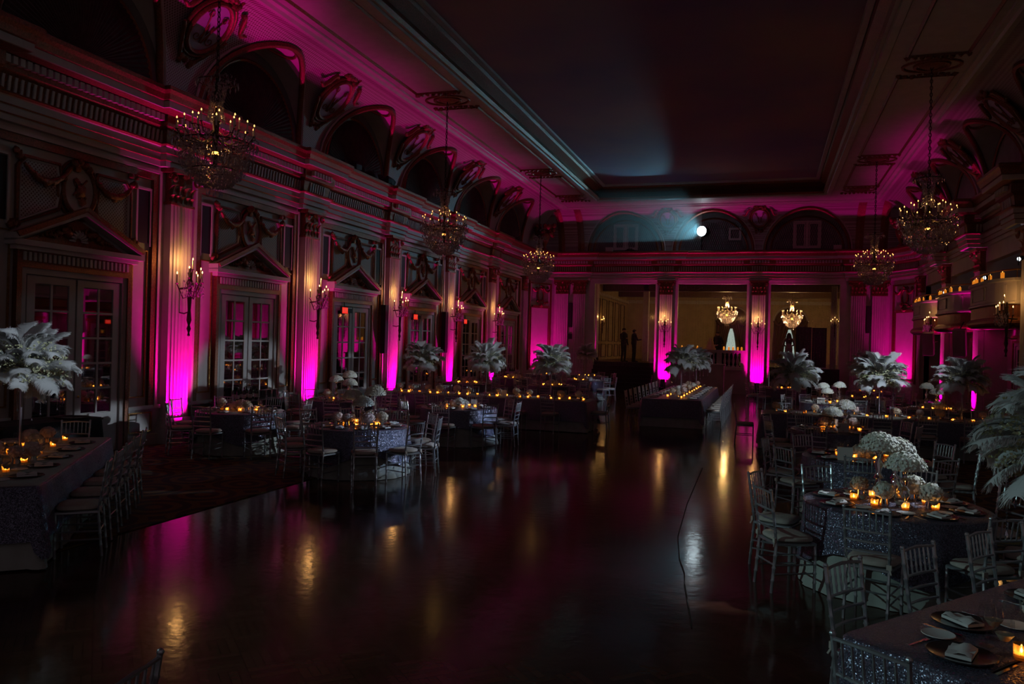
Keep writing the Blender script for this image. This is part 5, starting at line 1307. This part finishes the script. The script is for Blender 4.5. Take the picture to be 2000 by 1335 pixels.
# ------------------------------------------------------------------ feather plume centrepieces
def feather_mesh(L, wmax, curl, seed):
    rnd = random.Random(seed); mb = MB(); NS = 15; pts = []; tang = []; p = Vector((0, 0, 0))
    for i in range(NS + 1):
        s = i / NS; a = curl * (0.12 * s + 0.88 * s ** 4); t = Vector((sin(a), 0, cos(a))); pts.append(p.copy()); tang.append(t); p = p + t * (L / NS)
    mb.tube(pts, [0.004 - 0.003 * i / NS for i in range(NS + 1)], 3, cap=False)
    nb = 120
    for lay in (0, 1):
        for i in range(nb):
            s = 0.08 + 0.92 * (i + 0.5 * lay) / nb; f = s * NS; j = min(NS - 1, int(f)); q = pts[j].lerp(pts[j + 1], f - j); t = tang[j].lerp(tang[j + 1], f - j).normalized()
            nrm = Vector((t.z, 0, -t.x))                 # towards the inside of the curl
            w = wmax * (min(1, (s - 0.02) * 3.0) ** 0.8) * (1.0 if s < 0.86 else sqrt(max(0.10, 1 - ((s - 0.86) / 0.16) ** 2))) * (1 - 0.12 * lay)
            for sd in (-1, 1):
                ln = w * rnd.uniform(0.86, 1.12); dn = rnd.uniform(0.0, 0.18) + 0.30 * lay; wd = 0.014; A = []; Bq = []; fwd = rnd.uniform(0.85, 1.2)
                for k in range(5):
                    e = k / 4; pos = q + Vector((0, sd * ln * (e - 0.22 * e * e), 0)) + t * (ln * fwd * (0.18 * e + 0.42 * e * e)) + nrm * (ln * dn * e * e)
                    h = wd * (1 - 0.75 * e); A.append(pos - t * h * 0.5); Bq.append(pos + t * h * 0.5)
                mb.strip(A, Bq)
    return mb.mesh('plume', 'plume')
PL = [feather_mesh(0.49, 0.132, 1.2, 1), feather_mesh(0.48, 0.128, 1.7, 2), feather_mesh(0.52, 0.120, 0.8, 3), feather_mesh(0.45, 0.138, 1.45, 4)]
def spray_mesh(n, R, seed):
    rnd = random.Random(seed); mb = MB()
    for k in range(n):
        a = rnd.uniform(0, 2 * pi); u = rnd.uniform(-0.7, 0.9); r = R * rnd.uniform(0.45, 1.15); q = sqrt(1 - u * u)
        c = Vector((r * q * cos(a), r * q * sin(a), r * 0.75 * u))
        for j in range(3):
            d = Vector((rnd.uniform(-1, 1), rnd.uniform(-1, 1), rnd.uniform(-1, 1))).normalized() * 0.016; e = d.cross(Vector((0.3, 0.9, 0.2))).normalized() * 0.009
            mb.add([c, c + d * 0.6 + e, c + d * 1.3, c + d * 0.6 - e], [(0, 1, 2, 3)])
    return mb.mesh('orchid_sprays', 'leaf')
ME_SPR = [spray_mesh(1500, 0.41, 9), spray_mesh(1500, 0.41, 10)]
tw = MB(); rnd2 = random.Random(12)
for k in range(26):
    a = rnd2.uniform(0, 2 * pi); el = rnd2.uniform(-0.5, 0.8); d = Vector((cos(a) * cos(el), sin(a) * cos(el), sin(el)))
    tw.tube([(0, 0, 0), d * 0.2 + Vector((0, 0, .03)), d * 0.4], 0.004, 4)
ME_TWG = tw.mesh('twigs', 'twig')
def strand_mesh(n, seed):
    rnd = random.Random(seed); mb = MB()
    for k in range(n): mb.octa((rnd.uniform(-.002, .002), rnd.uniform(-.002, .002), -0.016 * k), 0.0065, 0.008)
    mb.octa((0, 0, -0.016 * n - 0.02), 0.012, 0.028); return mb.mesh('crystal_strand', 'strand')
ME_STR = [strand_mesh(22, 1), strand_mesh(30, 2), strand_mesh(15, 3)]
ME_TVASE = MB().lathe([(0.0, 0.0), (0.085, 0.0), (0.085, 0.012), (0.02, 0.03), (0.018, 0.10), (0.035, 0.35), (0.06, 0.66), (0.10, 0.74), (0.055, 0.66), (0.0, 0.60)], 14).mesh('tall_vase', 'glass', 60)
ME_VSTEM = MB().lathe([(0.0, 0.03), (0.012, 0.03), (0.014, 0.4), (0.02, 0.7), (0.0, 0.7)], 8).mesh('vase_core', 'crystal', 60)
def plume_piece(x, y, desc, h=0.95, s=1.0, seed=0, n=(11, 13, 12, 9)):
    rnd = random.Random(seed); c = empty('feather_centrepiece', (x, y, TZ), rnd.uniform(0, 6)); tag(c, 'tall white ostrich plume centrepiece %s' % desc, 'centrepiece', 'feather centrepieces')
    v = ob('tall_vase', ME_TVASE, c); v.scale = (1, 1, h / 0.72); v2 = ob('vase_core', ME_VSTEM, c); v2.scale = (1, 1, h / 0.72)
    q = stuff(ob('orchid_sprays', ME_SPR[seed % 2], c, loc=(0, 0, h + 0.02))); q.scale = (s, s, s * 0.9)
    t = stuff(ob('twigs', ME_TWG, c, loc=(0, 0, h))); t.scale = (s, s, s)
    for cnt, el in zip(n, (-8, 18, 44, 72)):
        for k in range(cnt):
            a = 2 * pi * (k + 0.5 * (el in (18, 72))) / cnt + rnd.uniform(-.18, .18); e = radians(el + rnd.uniform(-11, 11))
            d = Vector((cos(a) * cos(e), sin(a) * cos(e), sin(e))); xx = (Vector((0, 0, -1)) + d * d.z); xx.normalize(); yy = d.cross(xx)
            k2 = s * rnd.uniform(0.85, 1.12)
            mw = Matrix.Translation(Vector((0, 0, h)) + d * 0.05) @ Matrix(((xx.x, yy.x, d.x, 0), (xx.y, yy.y, d.y, 0), (xx.z, yy.z, d.z, 0), (0, 0, 0, 1))) @ Matrix.Rotation(rnd.uniform(-.5, .5), 4, 'Z') @ Matrix.Scale(k2, 4)
            ob('plume', rnd.choice(PL), c, mw=mw)
    for k in range(8):
        a = k * 0.785 + rnd.uniform(-.2, .2); r = rnd.uniform(0.24, 0.38) * s
        stuff(ob('crystal_strand', rnd.choice(ME_STR), c, loc=(r * cos(a), r * sin(a), h - 0.10)))
    return c
# ------------------------------------------------------------------ the tables of the hall
random.seed(21)
D1 = 'at the table by the brightest pilaster'
D2 = 'at the tiered-hydrangea table'
D3 = 'at the low flower mound table'
D4 = 'at the table before the red-sign door'
round_table(-9.50, 12.90, D1, 8, radians(-82.6), low='blush', votives=7)
round_table(-6.34, 11.74, D2, 10, radians(-92.6), votives=9, near=False)
round_table(-6.30, 16.10, D3, 8, radians(-84.6), low='hydrangea', votives=6)
round_table(-9.36, 16.50, D4, 8, radians(-70), votives=5)
for x, y, z in ((-6.46, 11.72, 1.29), (-6.10, 11.80, 1.36), (-6.17, 11.52, 1.20)): flower_stand(x, y, z - 0.08 - TZ, D2)
for x, y, z in ((-9.46, 16.35, 1.26), (-9.30, 16.68, 1.36), (-9.10, 16.35, 1.20)): flower_stand(x, y, z - 0.08 - TZ, D4)
for dx, dy, m in ((-0.3, -.2, 'blush'), (0.28, -.25, 'blush'), (0.05, .3, 'hydrangea'), (-.05, -.33, 'blush'), (.35, .1, 'peach')): small_flower(-6.34 + dx, 11.74 + dy, m, D2)
for dx, dy, m in ((-0.3, -.2, 'hydrangea'), (0.28, -.25, 'peach')): small_flower(-9.36 + dx, 16.5 + dy, m, D4)
for dx, dy, m in ((-0.36, -.1, 'hydrangea'), (0.30, -.25, 'peach')): small_flower(-9.5 + dx, 12.9 + dy, m, D1)
card(-9.72, 13.15, radians(35), D1); card(-6.05, 16.35, radians(25), D3)
# back left round tables
DB = ['at the table by the fourth pilaster', 'at the table by the fifth pilaster', 'at the table behind the feather table', 'at the lit table before the steps', 'at the far plume table', 'at the table below the niche']
for k, (x, y, lo) in enumerate(((-9.75, 25.6, 'blush'), (-9.7, 30.6, 'hydrangea'), (-6.95, 26.4, 'hydrangea'), (-6.9, 31.0, 'hydrangea'), (-7.7, 35.4, None), (-9.7, 35.3, None))):
    round_table(x, y, DB[k], 8, 0.4 + k, full=k < 4, low=lo, votives=6 if k < 4 else 4)
plume_piece(-7.75, 35.4, DB[4], 0.97, 0.95, 31)
card(-9.3, 30.2, 0.3, DB[1]); card(-6.5, 30.6, 0.3, DB[3])
# long feather table by the door wall
D5 = 'at the door-wall feather table'
long_table(-7.10, 19.95, 1.25, 5.75, pi / 2, D5)
for k in range(7):
    x = -9.55 + 0.84 * k
    if k < 6: chair(x + 0.32, 18.98, 0.0 + random.uniform(-.06, .06), D5, 'in the near row')
    chair(x, 20.92, pi + random.uniform(-.06, .06), D5, 'in the far row')
    setting(x, 19.55, pi / 2, D5, False); setting(x, 20.35, -pi / 2, D5, False)
chair(-3.98, 19.95, pi / 2, D5, 'at the dance-floor end')
for k, x in enumerate((-8.93, -7.06, -5.28)):
    plume_piece(x, 19.95, 'at the %s end of the long feather table' % 'wall' if k == 0 else ('in the middle of the long feather table' if k == 1 else 'at the dance-floor end of the long feather table'), 0.90, 1.08, 40 + k)
for k in range(13):
    x = -9.6 + 0.42 * k
    if min(abs(x - q) for q in (-8.93, -7.06, -5.28)) > 0.12: small_flower(x, 19.95 + 0.10 * (-1) ** k, ('hydrangea', 'blush', 'peach')[k % 3], D5)
    votive(x + 0.2, 19.72 + 0.25 * (k % 2), D5)
    if k % 2: votive(x, 19.70, D5)
card(-7.55, 19.62, 0.25, D5); card(-6.6, 20.1, 0.25, 'beside the middle plume of the long feather table')
# long table down the middle
D10 = 'at the long middle table'
long_table(-2.43, 25.9, 1.55, 7.9, 0, D10)
for k in range(9):
    y = 22.55 + 0.83 * k
    chair(-3.52, y, -pi / 2 + random.uniform(-.05, .05), D10, 'on the steps side'); chair(-1.34, y, pi / 2 + random.uniform(-.05, .05), D10, 'on the stage side')
    setting(-2.98, y, 0, D10, k < 4); setting(-1.88, y, pi, D10, k < 4)
    votive(-2.62, y + 0.3, D10); votive(-2.2, y - 0.1, D10); small_flower(-2.43 + 0.12 * (-1) ** k, y + 0.1, ('hydrangea', 'peach', 'blush')[k % 3], D10)
plume_piece(-2.40, 24.3, 'at the front of the long middle table', 0.95, 1.12, 51); plume_piece(-2.25, 27.9, 'at the back of the long middle table', 0.95, 1.05, 52)
# right-hand tables
D11 = 'at the table by the stage'; D12 = 'at the stacked-hydrangea table'; D18 = 'at the table under the balconies'
D14 = 'at the paired-dome table'; D15 = 'at the amber-lit mound table'; D16 = 'at the silver-stand table'
D19 = 'at the far table near the stage'; D20 = 'at the table behind the middle plume'
round_table(0.62, 31.2, D11, 8, 0.2, full=False, votives=5); round_table(1.75, 23.6, D12, 8, 0.5, votives=7); round_table(4.25, 22.9, D18, 8, 0.1, votives=7, low='hydrangea')
round_table(3.6, 31.0, D19, 8, 0.3, full=False, votives=4); round_table(2.95, 26.8, D20, 8, 0.6, full=False, votives=4)
round_table(1.29, 15.60, D14, 8, radians(-110), votives=6); round_table(1.33, 11.75, D15, 8, radians(-100), votives=7, low='hydrangea'); round_table(1.20, 8.30, D16, 8, radians(-107.5), votives=7, near=True)
for x, y, z in ((1.06, 8.36, 1.335), (1.24, 8.62, 1.27), (1.26, 8.16, 1.185)): flower_stand(x, y, z - 0.06 - TZ, D16, 1.05)
for x, y, z in ((1.40, 15.65, 1.22), (1.17, 15.45, 1.10)): flower_stand(x, y, z - 0.06 - TZ, D14, 1.05)
for x, y, z in ((1.95, 23.6, 1.27), (1.62, 23.4, 1.10), (1.55, 23.8, 1.22)): flower_stand(x, y, z - 0.06 - TZ, D12)
for x, y, z in ((4.0, 23.0, 1.35), (4.2, 22.8, 1.22)): flower_stand(x, y, z - 0.06 - TZ, D18)
for dx, dy, m in ((0.28, -0.12, 'hydrangea'), (-0.12, -0.18, 'hydrangea'), (-.3, .12, 'peach'), (.2, .3, 'hydrangea')): small_flower(1.2 + dx, 8.3 + dy, m, D16)
for dx, dy, m in ((0.25, 0.1, 'blush'), (-.25, -.1, 'blush')): small_flower(1.29 + dx, 15.6 + dy, m, D14)
card(1.02, 11.28, radians(-6), D15, 0.19, 0.17); card(1.34, 15.25, radians(-6), D14, 0.18, 0.15); card(1.22, 15.98, 0, 'standing behind the paired domes', 0.18, 0.16); card(1.45, 23.0, 0, D12, 0.2, 0.16); card(3.95, 22.5, -.1, D18, 0.17, 0.16)
# long table with plumes, right side
D13 = 'at the balcony-side feather table'
long_table(2.55, 19.15, 1.25, 5.2, pi / 2, D13)
for k in range(6):
    x = 0.45 + 0.84 * k
    chair(x + 0.2, 18.18, random.uniform(-.06, .06), D13, 'in the near row'); chair(x, 20.12, pi + random.uniform(-.06, .06), D13, 'in the far row')
    setting(x, 18.75, pi / 2, D13, False); setting(x, 19.55, -pi / 2, D13, False)
chair(-0.42, 19.15, -pi / 2, D13, 'at the dance-floor end')
for k, (x, y) in enumerate(((0.60, 19.15), (2.42, 19.3), (4.02, 19.15))):
    plume_piece(x, y, ('at the dance-floor end of the table below the balconies', 'in the middle of the table below the balconies', 'at the wall end of the table below the balconies')[k], 0.88, 1.12, 60 + k)
plume_piece(2.95, 26.8, 'on the table behind the middle plume', 0.95, 1.0, 66)
for k in range(12):
    x = 0.25 + 0.42 * k
    if min(abs(x - q) for q in (0.6, 2.42, 4.02)) > 0.12: small_flower(x, 19.15 + 0.1 * (-1) ** k, ('peach', 'blush', 'peach')[k % 3], D13)
    votive(x + 0.2, 18.92 + 0.2 * (k % 2), D13)
# long table by the mirrored doors (frame edge) and the corner table opposite
D0 = 'at the long mirrored-door table'
dv, nv, c0 = Vector((-0.576, 0.817)), Vector((-0.817, -0.576)), Vector((-6.33, 5.65))
L0_, W0_ = 3.66, 1.25
def T0(t, o): q = c0 + dv * t + nv * o; return q.x, q.y
rz0 = atan2(dv.y, dv.x) - pi / 2
long_table(*T0(L0_ / 2, W0_ / 2), W0_, L0_, rz0, D0)
for k in range(5):
    t = 0.53 + 0.63 * k
    chair(*T0(t, -0.25), rz0 + pi / 2 + random.uniform(-.05, .05), D0, 'on the carpet side'); chair(*T0(t, W0_ + 0.28), rz0 - pi / 2, D0, 'on the wall side')
    a = atan2(nv.y, nv.x); x, y = T0(t, 0.22); setting(x, y, a, D0, True, True); x, y = T0(t, W0_ - 0.22); setting(x, y, a + pi, D0, True, True)
    for o_ in (0.48, 0.78): votive(*T0(t + 0.3, o_), D0)
for k, (t, o_, m) in enumerate(((0.55, 0.55, 'hydrangea'), (0.95, 0.7, 'blush'), (1.25, 0.5, 'blush'), (1.6, 0.8, 'blush'), (2.2, 0.55, 'peach'), (2.6, 0.7, 'blush'), (3.0, 0.6, 'blush'), (1.45, 0.4, 'blush'))): small_flower(*T0(t, o_), m, D0)
for t in (0.9, 1.7, 2.5): votive(*T0(t, 0.62), D0)
chair(*T0(L0_ + 0.3, W0_ / 2 - .1), rz0 + pi, D0, 'at its far end')
plume_piece(*T0(1.85, 0.62), 'on the long table by the mirrored doors', 0.98, 1.08, 71, (12, 15, 13, 10))
D17 = 'at the cut-off corner table'
dw, nw, c1 = Vector((0.62, 0.784)), Vector((0.784, -0.62)), Vector((0.42, 4.36))
def T17(t, o): q = c1 + dw * t + nw * o; return q.x, q.y
rz1 = atan2(dw.y, dw.x) - pi / 2
long_table(*T17(L0_ / 2, W0_ / 2), W0_, L0_, rz1, D17)
for k in range(4):
    t = 0.71 + 0.82 * k
    if k < 4: chair(*T17(t, -0.23), rz1 - pi / 2 + random.uniform(-.05, .05), D17, 'on its far side')
    a = atan2(nw.y, nw.x); x, y = T17(t, 0.22); setting(x, y, a, D17, True, True)
    votive(*T17(t + 0.25, 0.5), D17)
chair(*T17(-0.19, 0.40), rz1, D17, 'on the photographer side')
x, y = T17(0.24, 0.45); setting(x, y, atan2(dw.y, dw.x), D17, True, True)
for t, o_, m in ((0.85, 0.55, 'hydrangea'), (0.62, 0.85, 'blush'), (1.3, 0.4, 'hydrangea')): small_flower(*T17(t, o_), m, D17)
votive(*T17(0.45, 0.62), D17)
plume_piece(*T17(1.0, 0.66), 'on the corner table cut off by the frame', 0.98, 1.0, 82, (12, 14, 13, 10))

# ------------------------------------------------------------------ service tables with bottles and buckets
def service_table(x, y, w, L, label):
    t = empty('service_table', (x, y, 0)); tag(t, label, 'table', 'service tables')
    mk('table_drape', rect_cloth(w, L, 0.76, 0.02, 0.012, int(y), 0.04), 'suit', t, 60); mk('table_top', MB().box((-w / 2, -L / 2, 0.72), (w / 2, L / 2, 0.75)), 'woodd', t)
service_table(-10.95, 15.15, 0.6, 1.9, 'dark draped drinks table against the mirrored doors')
service_table(-10.95, 9.75, 0.7, 1.9, 'dark draped tray table behind the plume by the doors')
service_table(-10.9, 33.9, 0.6, 1.8, 'dark draped drinks table near the magenta niche')
bt = MB().lathe([(0.0, 0.0), (0.037, 0.0), (0.038, 0.01), (0.038, 0.19), (0.03, 0.22), (0.014, 0.25), (0.013, 0.30), (0.0, 0.30)], 12).mesh('wine_bottle', 'bottle', 50)
bl_ = MB().lathe([(0.0385, 0.06), (0.0385, 0.14)], 12).mesh('bottle_label', 'wine_label', 50)
def bottle(x, y, lab, grp):
    b = ob('wine_bottle', bt, None, loc=(x, y, 0.76)); reg(b, 'dark wine bottle', lab, 'bottle', grp); ob('bottle_label', bl_, b)
for k in range(8): bottle(-10.95 + 0.09 * (-1) ** k, 14.62 + 0.11 * k, 'on the mirrored-door drinks table', 'bottles')
for k in range(7): bottle(-10.9 + 0.09 * (-1) ** k, 33.5 + 0.13 * k, 'on the drinks table near the niche', 'bottles')
bk = MB().lathe([(0.0, 0.0), (0.075, 0.0), (0.095, 0.2), (0.10, 0.205), (0.09, 0.2), (0.07, 0.02), (0.0, 0.02)], 16).mesh('ice_bucket', 'mercury', 50)
for k in range(3): tag(ob('ice_bucket', bk, None, loc=(-10.9, 15.6 + 0.22 * k, 0.76)), 'polished silver ice bucket, %s of three beside the bottles' % ('first', 'middle', 'last')[k], 'ice bucket', 'ice buckets')
tag(mk('serving_tray', MB().lathe([(0.0, 0.0), (0.26, 0.0), (0.28, 0.02), (0.27, 0.022), (0.25, 0.006), (0.0, 0.006)], 24), 'charger', None, 40, loc=(-10.85, 10.3, 0.761)), 'round dark tray on the table behind the plume', 'tray')

# ------------------------------------------------------------------ exit signs
def exit_sign(loc, rz, label):
    c = empty('exit_sign', loc, rz); tag(c, label, 'exit sign', 'red exit signs')
    mk('sign_box', MB().box((-0.17, 0.0, -0.10), (0.17, 0.05, 0.10)), 'black', c); mk('sign_face', MB().box((-0.155, -0.004, -0.085), (0.155, 0.0, 0.085)), 'exit_red', c)
    cu = bpy.data.curves.new('exit_text', 'FONT'); cu.body = 'EXIT'; cu.size = 0.15; cu.align_x = 'CENTER'; cu.align_y = 'CENTER'; cu.extrude = 0.001
    tmp = bpy.data.objects.new('tmp', cu); COL.objects.link(tmp); dg = bpy.context.evaluated_depsgraph_get(); me = bpy.data.meshes.new_from_object(tmp.evaluated_get(dg)); bpy.data.objects.remove(tmp)
    me.materials.clear(); me.materials.append(M['exit_white']); t = ob('lettering', me, c); t.location = (0, -0.006, 0); t.rotation_euler = (pi / 2, 0, 0)
    mk('bracket', MB().tube([(0, 0.03, 0.1), (0, 0.03, 0.24)], 0.012, 5).box((0.17, 0.0, -0.06), (0.42, 0.06, 0.06)), 'black', c)
for y, lab in ((19.95, 'red exit sign over the door behind the hydrangea table'), (24.7, 'red exit sign over the middle door of the door wall'), (29.4, 'red exit sign over the farthest signed door')):
    exit_sign((XL + 0.13, y, 2.97), radians(90), lab)
exit_sign((6.75, 30.0, 2.66), radians(-90), 'red exit sign under the white balconies')

# ------------------------------------------------------------------ small stage kit along the end lunettes and cornice
for k, (x, lab) in enumerate(((CX - 5.05, 'small white box light on the ledge of the lunette over the steps'), (CX + 5.6, 'small white box light on the ledge of the lunette over the stage'))):
    tag(mk('box_light', MB().box((x - 0.17, YE - 0.45, Z0 + 0.02), (x + 0.17, YE - 0.2, Z0 + 0.22)).box((x - 0.05, YE - 0.46, Z0 + 0.07), (x + 0.05, YE - 0.45, Z0 + 0.17)), 'cream2'), lab, 'light fixture')
tag(mk('cable_coil', MB().tube([(CX - 4.0 + 0.28 * cos(t * 0.5) * (1 - t / 40), YE - 0.35 + 0.12 * sin(t * 0.5), Z0 + 0.04 + 0.004 * t) for t in range(34)], 0.02, 5), 'cord'), 'coiled black cable on the ledge of the lunette over the steps', 'cable')
random.seed(4)
for k, (y, lab) in enumerate(((19.9, 'dark heap of stage gear on the cornice above the third bay'), (21.6, 'low dark bundle on the cornice past the stage gear'))):
    g = MB()
    for j in range(7): g.blob((XL + 0.3 + random.uniform(-.1, .1), y + random.uniform(-.5, .5), Z0 + 0.12), random.uniform(0.10, 0.2), 8, 5, .25, (1, 1.4, 0.8))
    tag(mk('stage_gear', g, 'black', None, 50), lab, 'stage gear')
# urn of flowers on the cornice at the corners
for sd, lab in ((-1, 'gilt urn of foliage on the cornice at the corner past the doors'), (1, 'gilt urn of foliage on the cornice at the corner past the balconies')):
    u = empty('corner_urn', (-10.65 if sd < 0 else 5.5, 38.3, 6.86)); tag(u, lab, 'urn', 'corner urns')
    mk('urn', MB().lathe([(0.0, 0), (0.16, 0), (0.06, 0.12), (0.2, 0.45), (0.26, 0.7), (0.2, 0.8), (0.0, 0.8)], 14), 'gilt', u, 50)
    f = MB()
    for k in range(26): f.blob((random.uniform(-.45, .45), random.uniform(-.35, .35), 0.85 + random.uniform(-.15, .35)), 0.12, 6, 4, .3)
    stuff(mk('foliage', f, 'gilt', u, 60))

# ------------------------------------------------------------------ people in the foyer
def capsule(mb, p0, p1, r0, r1, n=12):
    p0, p1 = Vector(p0), Vector(p1); d = (p1 - p0); L = d.length; d = d / L if L > 1e-6 else Vector((0, 0, 1)); pts = []; rr = []
    for k in range(5): a = -pi / 2 + pi / 2 * k / 4; pts.append(p0 + d * (r0 * sin(a))); rr.append(max(0.002, r0 * cos(a)))
    for k in range(1, 5): a = pi / 2 * k / 4; pts.append(p1 + d * (r1 * sin(a))); rr.append(max(0.002, r1 * cos(a)))
    return mb.tube(pts, rr, n)
def person(name_label, loc, rz, parts, hair=None, extra_mat=('skin', 'suit')):
    """parts: (p0, p1, r0, r1, material index); merged into one continuous surface"""
    mb = MB()
    for p0, p1, r0, r1, _ in parts: capsule(mb, p0, p1, r0, r1)
    me = mb.mesh('body', list(extra_mat)); o = ob('person', me, None, loc=loc, rz=rz)
    md = o.modifiers.new('weld', 'REMESH'); md.mode = 'VOXEL'; md.voxel_size = 0.016; md.use_smooth_shade = True
    s2 = o.modifiers.new('soften', 'SMOOTH'); s2.iterations = 3; s2.factor = 0.5
    dg = bpy.context.evaluated_depsgraph_get(); nm = bpy.data.meshes.new_from_object(o.evaluated_get(dg)); o.modifiers.clear(); o.data = nm
    nm.materials.clear()
    for m in extra_mat: nm.materials.append(M[m])
    segs = [(Vector(a), Vector(b), (r0 + r1) / 2, i) for a, b, r0, r1, i in parts]
    for p in nm.polygons:
        c = p.center; best = 1e9; bi = 0
        for a, b, r, i in segs:
            ab = b - a; t = max(0, min(1, (c - a).dot(ab) / max(1e-9, ab.length_squared))); d = (c - a - ab * t).length - r
            if d < best: best = d; bi = i
        p.material_index = bi
    tag(o, name_label, 'person')
    if hair: mk('hair', hair, 'hair', o, 60)
    return o
def hand(p, d, side, i=0):
    p, d = Vector(p), Vector(d).normalized(); x = d.cross(Vector((0, 0, 1))); x = x.normalized() if x.length > 0.1 else Vector((1, 0, 0)); out = [(p, p + d * 0.07, 0.032, 0.036, i)]
    for k in range(4): b = p + d * 0.07 + x * (0.024 * (k - 1.5)); out.append((b, b + d * (0.06, 0.075, 0.07, 0.055)[k] - Vector((0, 0, 0.012)), 0.010, 0.008, i))
    b = p + d * 0.02 + x * 0.035 * side; out.append((b, b + x * 0.035 * side + d * 0.04, 0.012, 0.010, i)); return out
def standing(h=1.74, arms='down', lean=0.0, turn=0.0):
    k = h / 1.74; V = lambda x, y, z: Vector((x, y, z)) * k
    L = [(V(0, 0, 1.0), V(0, lean * 0.5, 1.22), 0.155, 0.15, 1), (V(0, lean * 0.5, 1.22), V(0, lean, 1.40), 0.16, 0.15, 1), (V(-0.17, lean, 1.41), V(0.17, lean, 1.41), 0.075, 0.075, 1), (V(0, lean, 1.44), V(0, lean + .01, 1.54), 0.06, 0.055, 0),
         (V(0, lean + 0.03, 1.58), V(0, lean + 0.02, 1.65), 0.080, 0.088, 0), (V(0, lean + 0.12, 1.60), V(0, lean + 0.115, 1.585), 0.016, 0.016, 0),
         (V(-0.09, lean + .02, 1.60), V(-0.095, lean + .02, 1.62), 0.02, 0.02, 0), (V(0.09, lean + .02, 1.60), V(0.095, lean + .02, 1.62), 0.02, 0.02, 0)]
    for s in (-1, 1):
        L += [(V(s * 0.09, 0, 0.98), V(s * 0.11, 0.02, 0.50), 0.095, 0.068, 1), (V(s * 0.11, 0.02, 0.50), V(s * 0.12, -0.01, 0.08), 0.064, 0.048, 1), (V(s * 0.12, -0.03, 0.035), V(s * 0.14, 0.15, 0.03), 0.042, 0.036, 1)]
        if arms == 'down' or (arms == 'mixed' and s < 0): e = V(s * 0.27, -0.02, 1.12); w = V(s * 0.27, 0.06, 0.88)
        elif arms == 'reach' or arms == 'mixed': e = V(s * 0.30, 0.08, 1.18); w = V(s * 0.22, 0.30, 1.20)
        else: e = V(s * 0.28, 0.05, 1.15); w = V(s * 0.10, 0.22, 1.05)
        sh = V(s * 0.20, lean, 1.41); L += [(sh, e, 0.062, 0.047, 1), (e, w, 0.045, 0.036, 1)] + [(a, b, r0 * k, r1 * k, i) for a, b, r0, r1, i in hand(w + (w - e).normalized() * 0.03, w - e, -s)]
    return [(a, b, r0 * (k if i2 < 8 else 1), r1 * (k if i2 < 8 else 1), i) for i2, (a, b, r0, r1, i) in enumerate(L)]
def short_hair(h, lean):
    k = h / 1.74; return MB().blob((0, (lean + 0.0) * k, 1.655 * k), 0.098 * k, 12, 8, 0.03, (0.98, 1.08, 0.95))
def long_hair(h, lean):
    k = h / 1.74; mb = MB().blob((0, (lean - 0.01) * k, 1.655 * k), 0.105 * k, 12, 8, 0.03)
    rows = []
    for z, w, y in ((1.68, 0.10, -0.05), (1.55, 0.13, -0.07), (1.42, 0.15, -0.10), (1.30, 0.15, -0.16), (1.20, 0.11, -0.18)):
        rows.append([(w * k * cos(a), (y + lean + (0.06 if z > 1.5 else 0.03) * -abs(sin(a))) * k, z * k) for a in (pi * j / 10 for j in range(11))])
    mb.grid(rows); mb.grid([[(x, y_ + 0.05, z_) for x, y_, z_ in r] for r in rows]); return mb
person('standing man in a dark suit nearer the stairs opening edge', (-7.02, 41.0, FZ), radians(-120), standing(1.74, 'mixed'), short_hair(1.74, 0))
person('standing man in a dark suit reaching out beside the foyer doors', (-6.50, 41.1, FZ), radians(-60), standing(1.68, 'reach'), short_hair(1.68, 0))
person('person in dark clothes leaning over behind the pink cake', (-2.25, 41.25, FZ), radians(150), standing(1.66, 'front', 0.12), short_hair(1.66, 0.12))
person('person with long dark hair and pale top seen from behind on the stage', (1.06, 41.5, FZ), radians(5), standing(1.66, 'front', 0.02), long_hair(1.66, 0.02), ('skin', 'blouse'))

# a chair back at the lower frame edge and the cable on the dance floor
chair(-2.50, 2.40, radians(98), 'alone at the lower frame edge', 'barely in view')
tag(mk('floor_cable', MB().tube([(-1.05, 14.9, 0.006), (-1.0, 11.4, 0.006), (-0.92, 9.4, 0.006), (-0.80, 8.4, 0.006), (-0.70, 7.9, 0.006), (-0.66, 7.5, 0.006), (-0.5, 6.4, 0.006)], 0.006, 5), 'cord'), 'thin black cable lying across the dance floor', 'cable')
finish_labels()
# remove the prototypes
for p in (CH_NEAR, CH_FAR): drop(p)
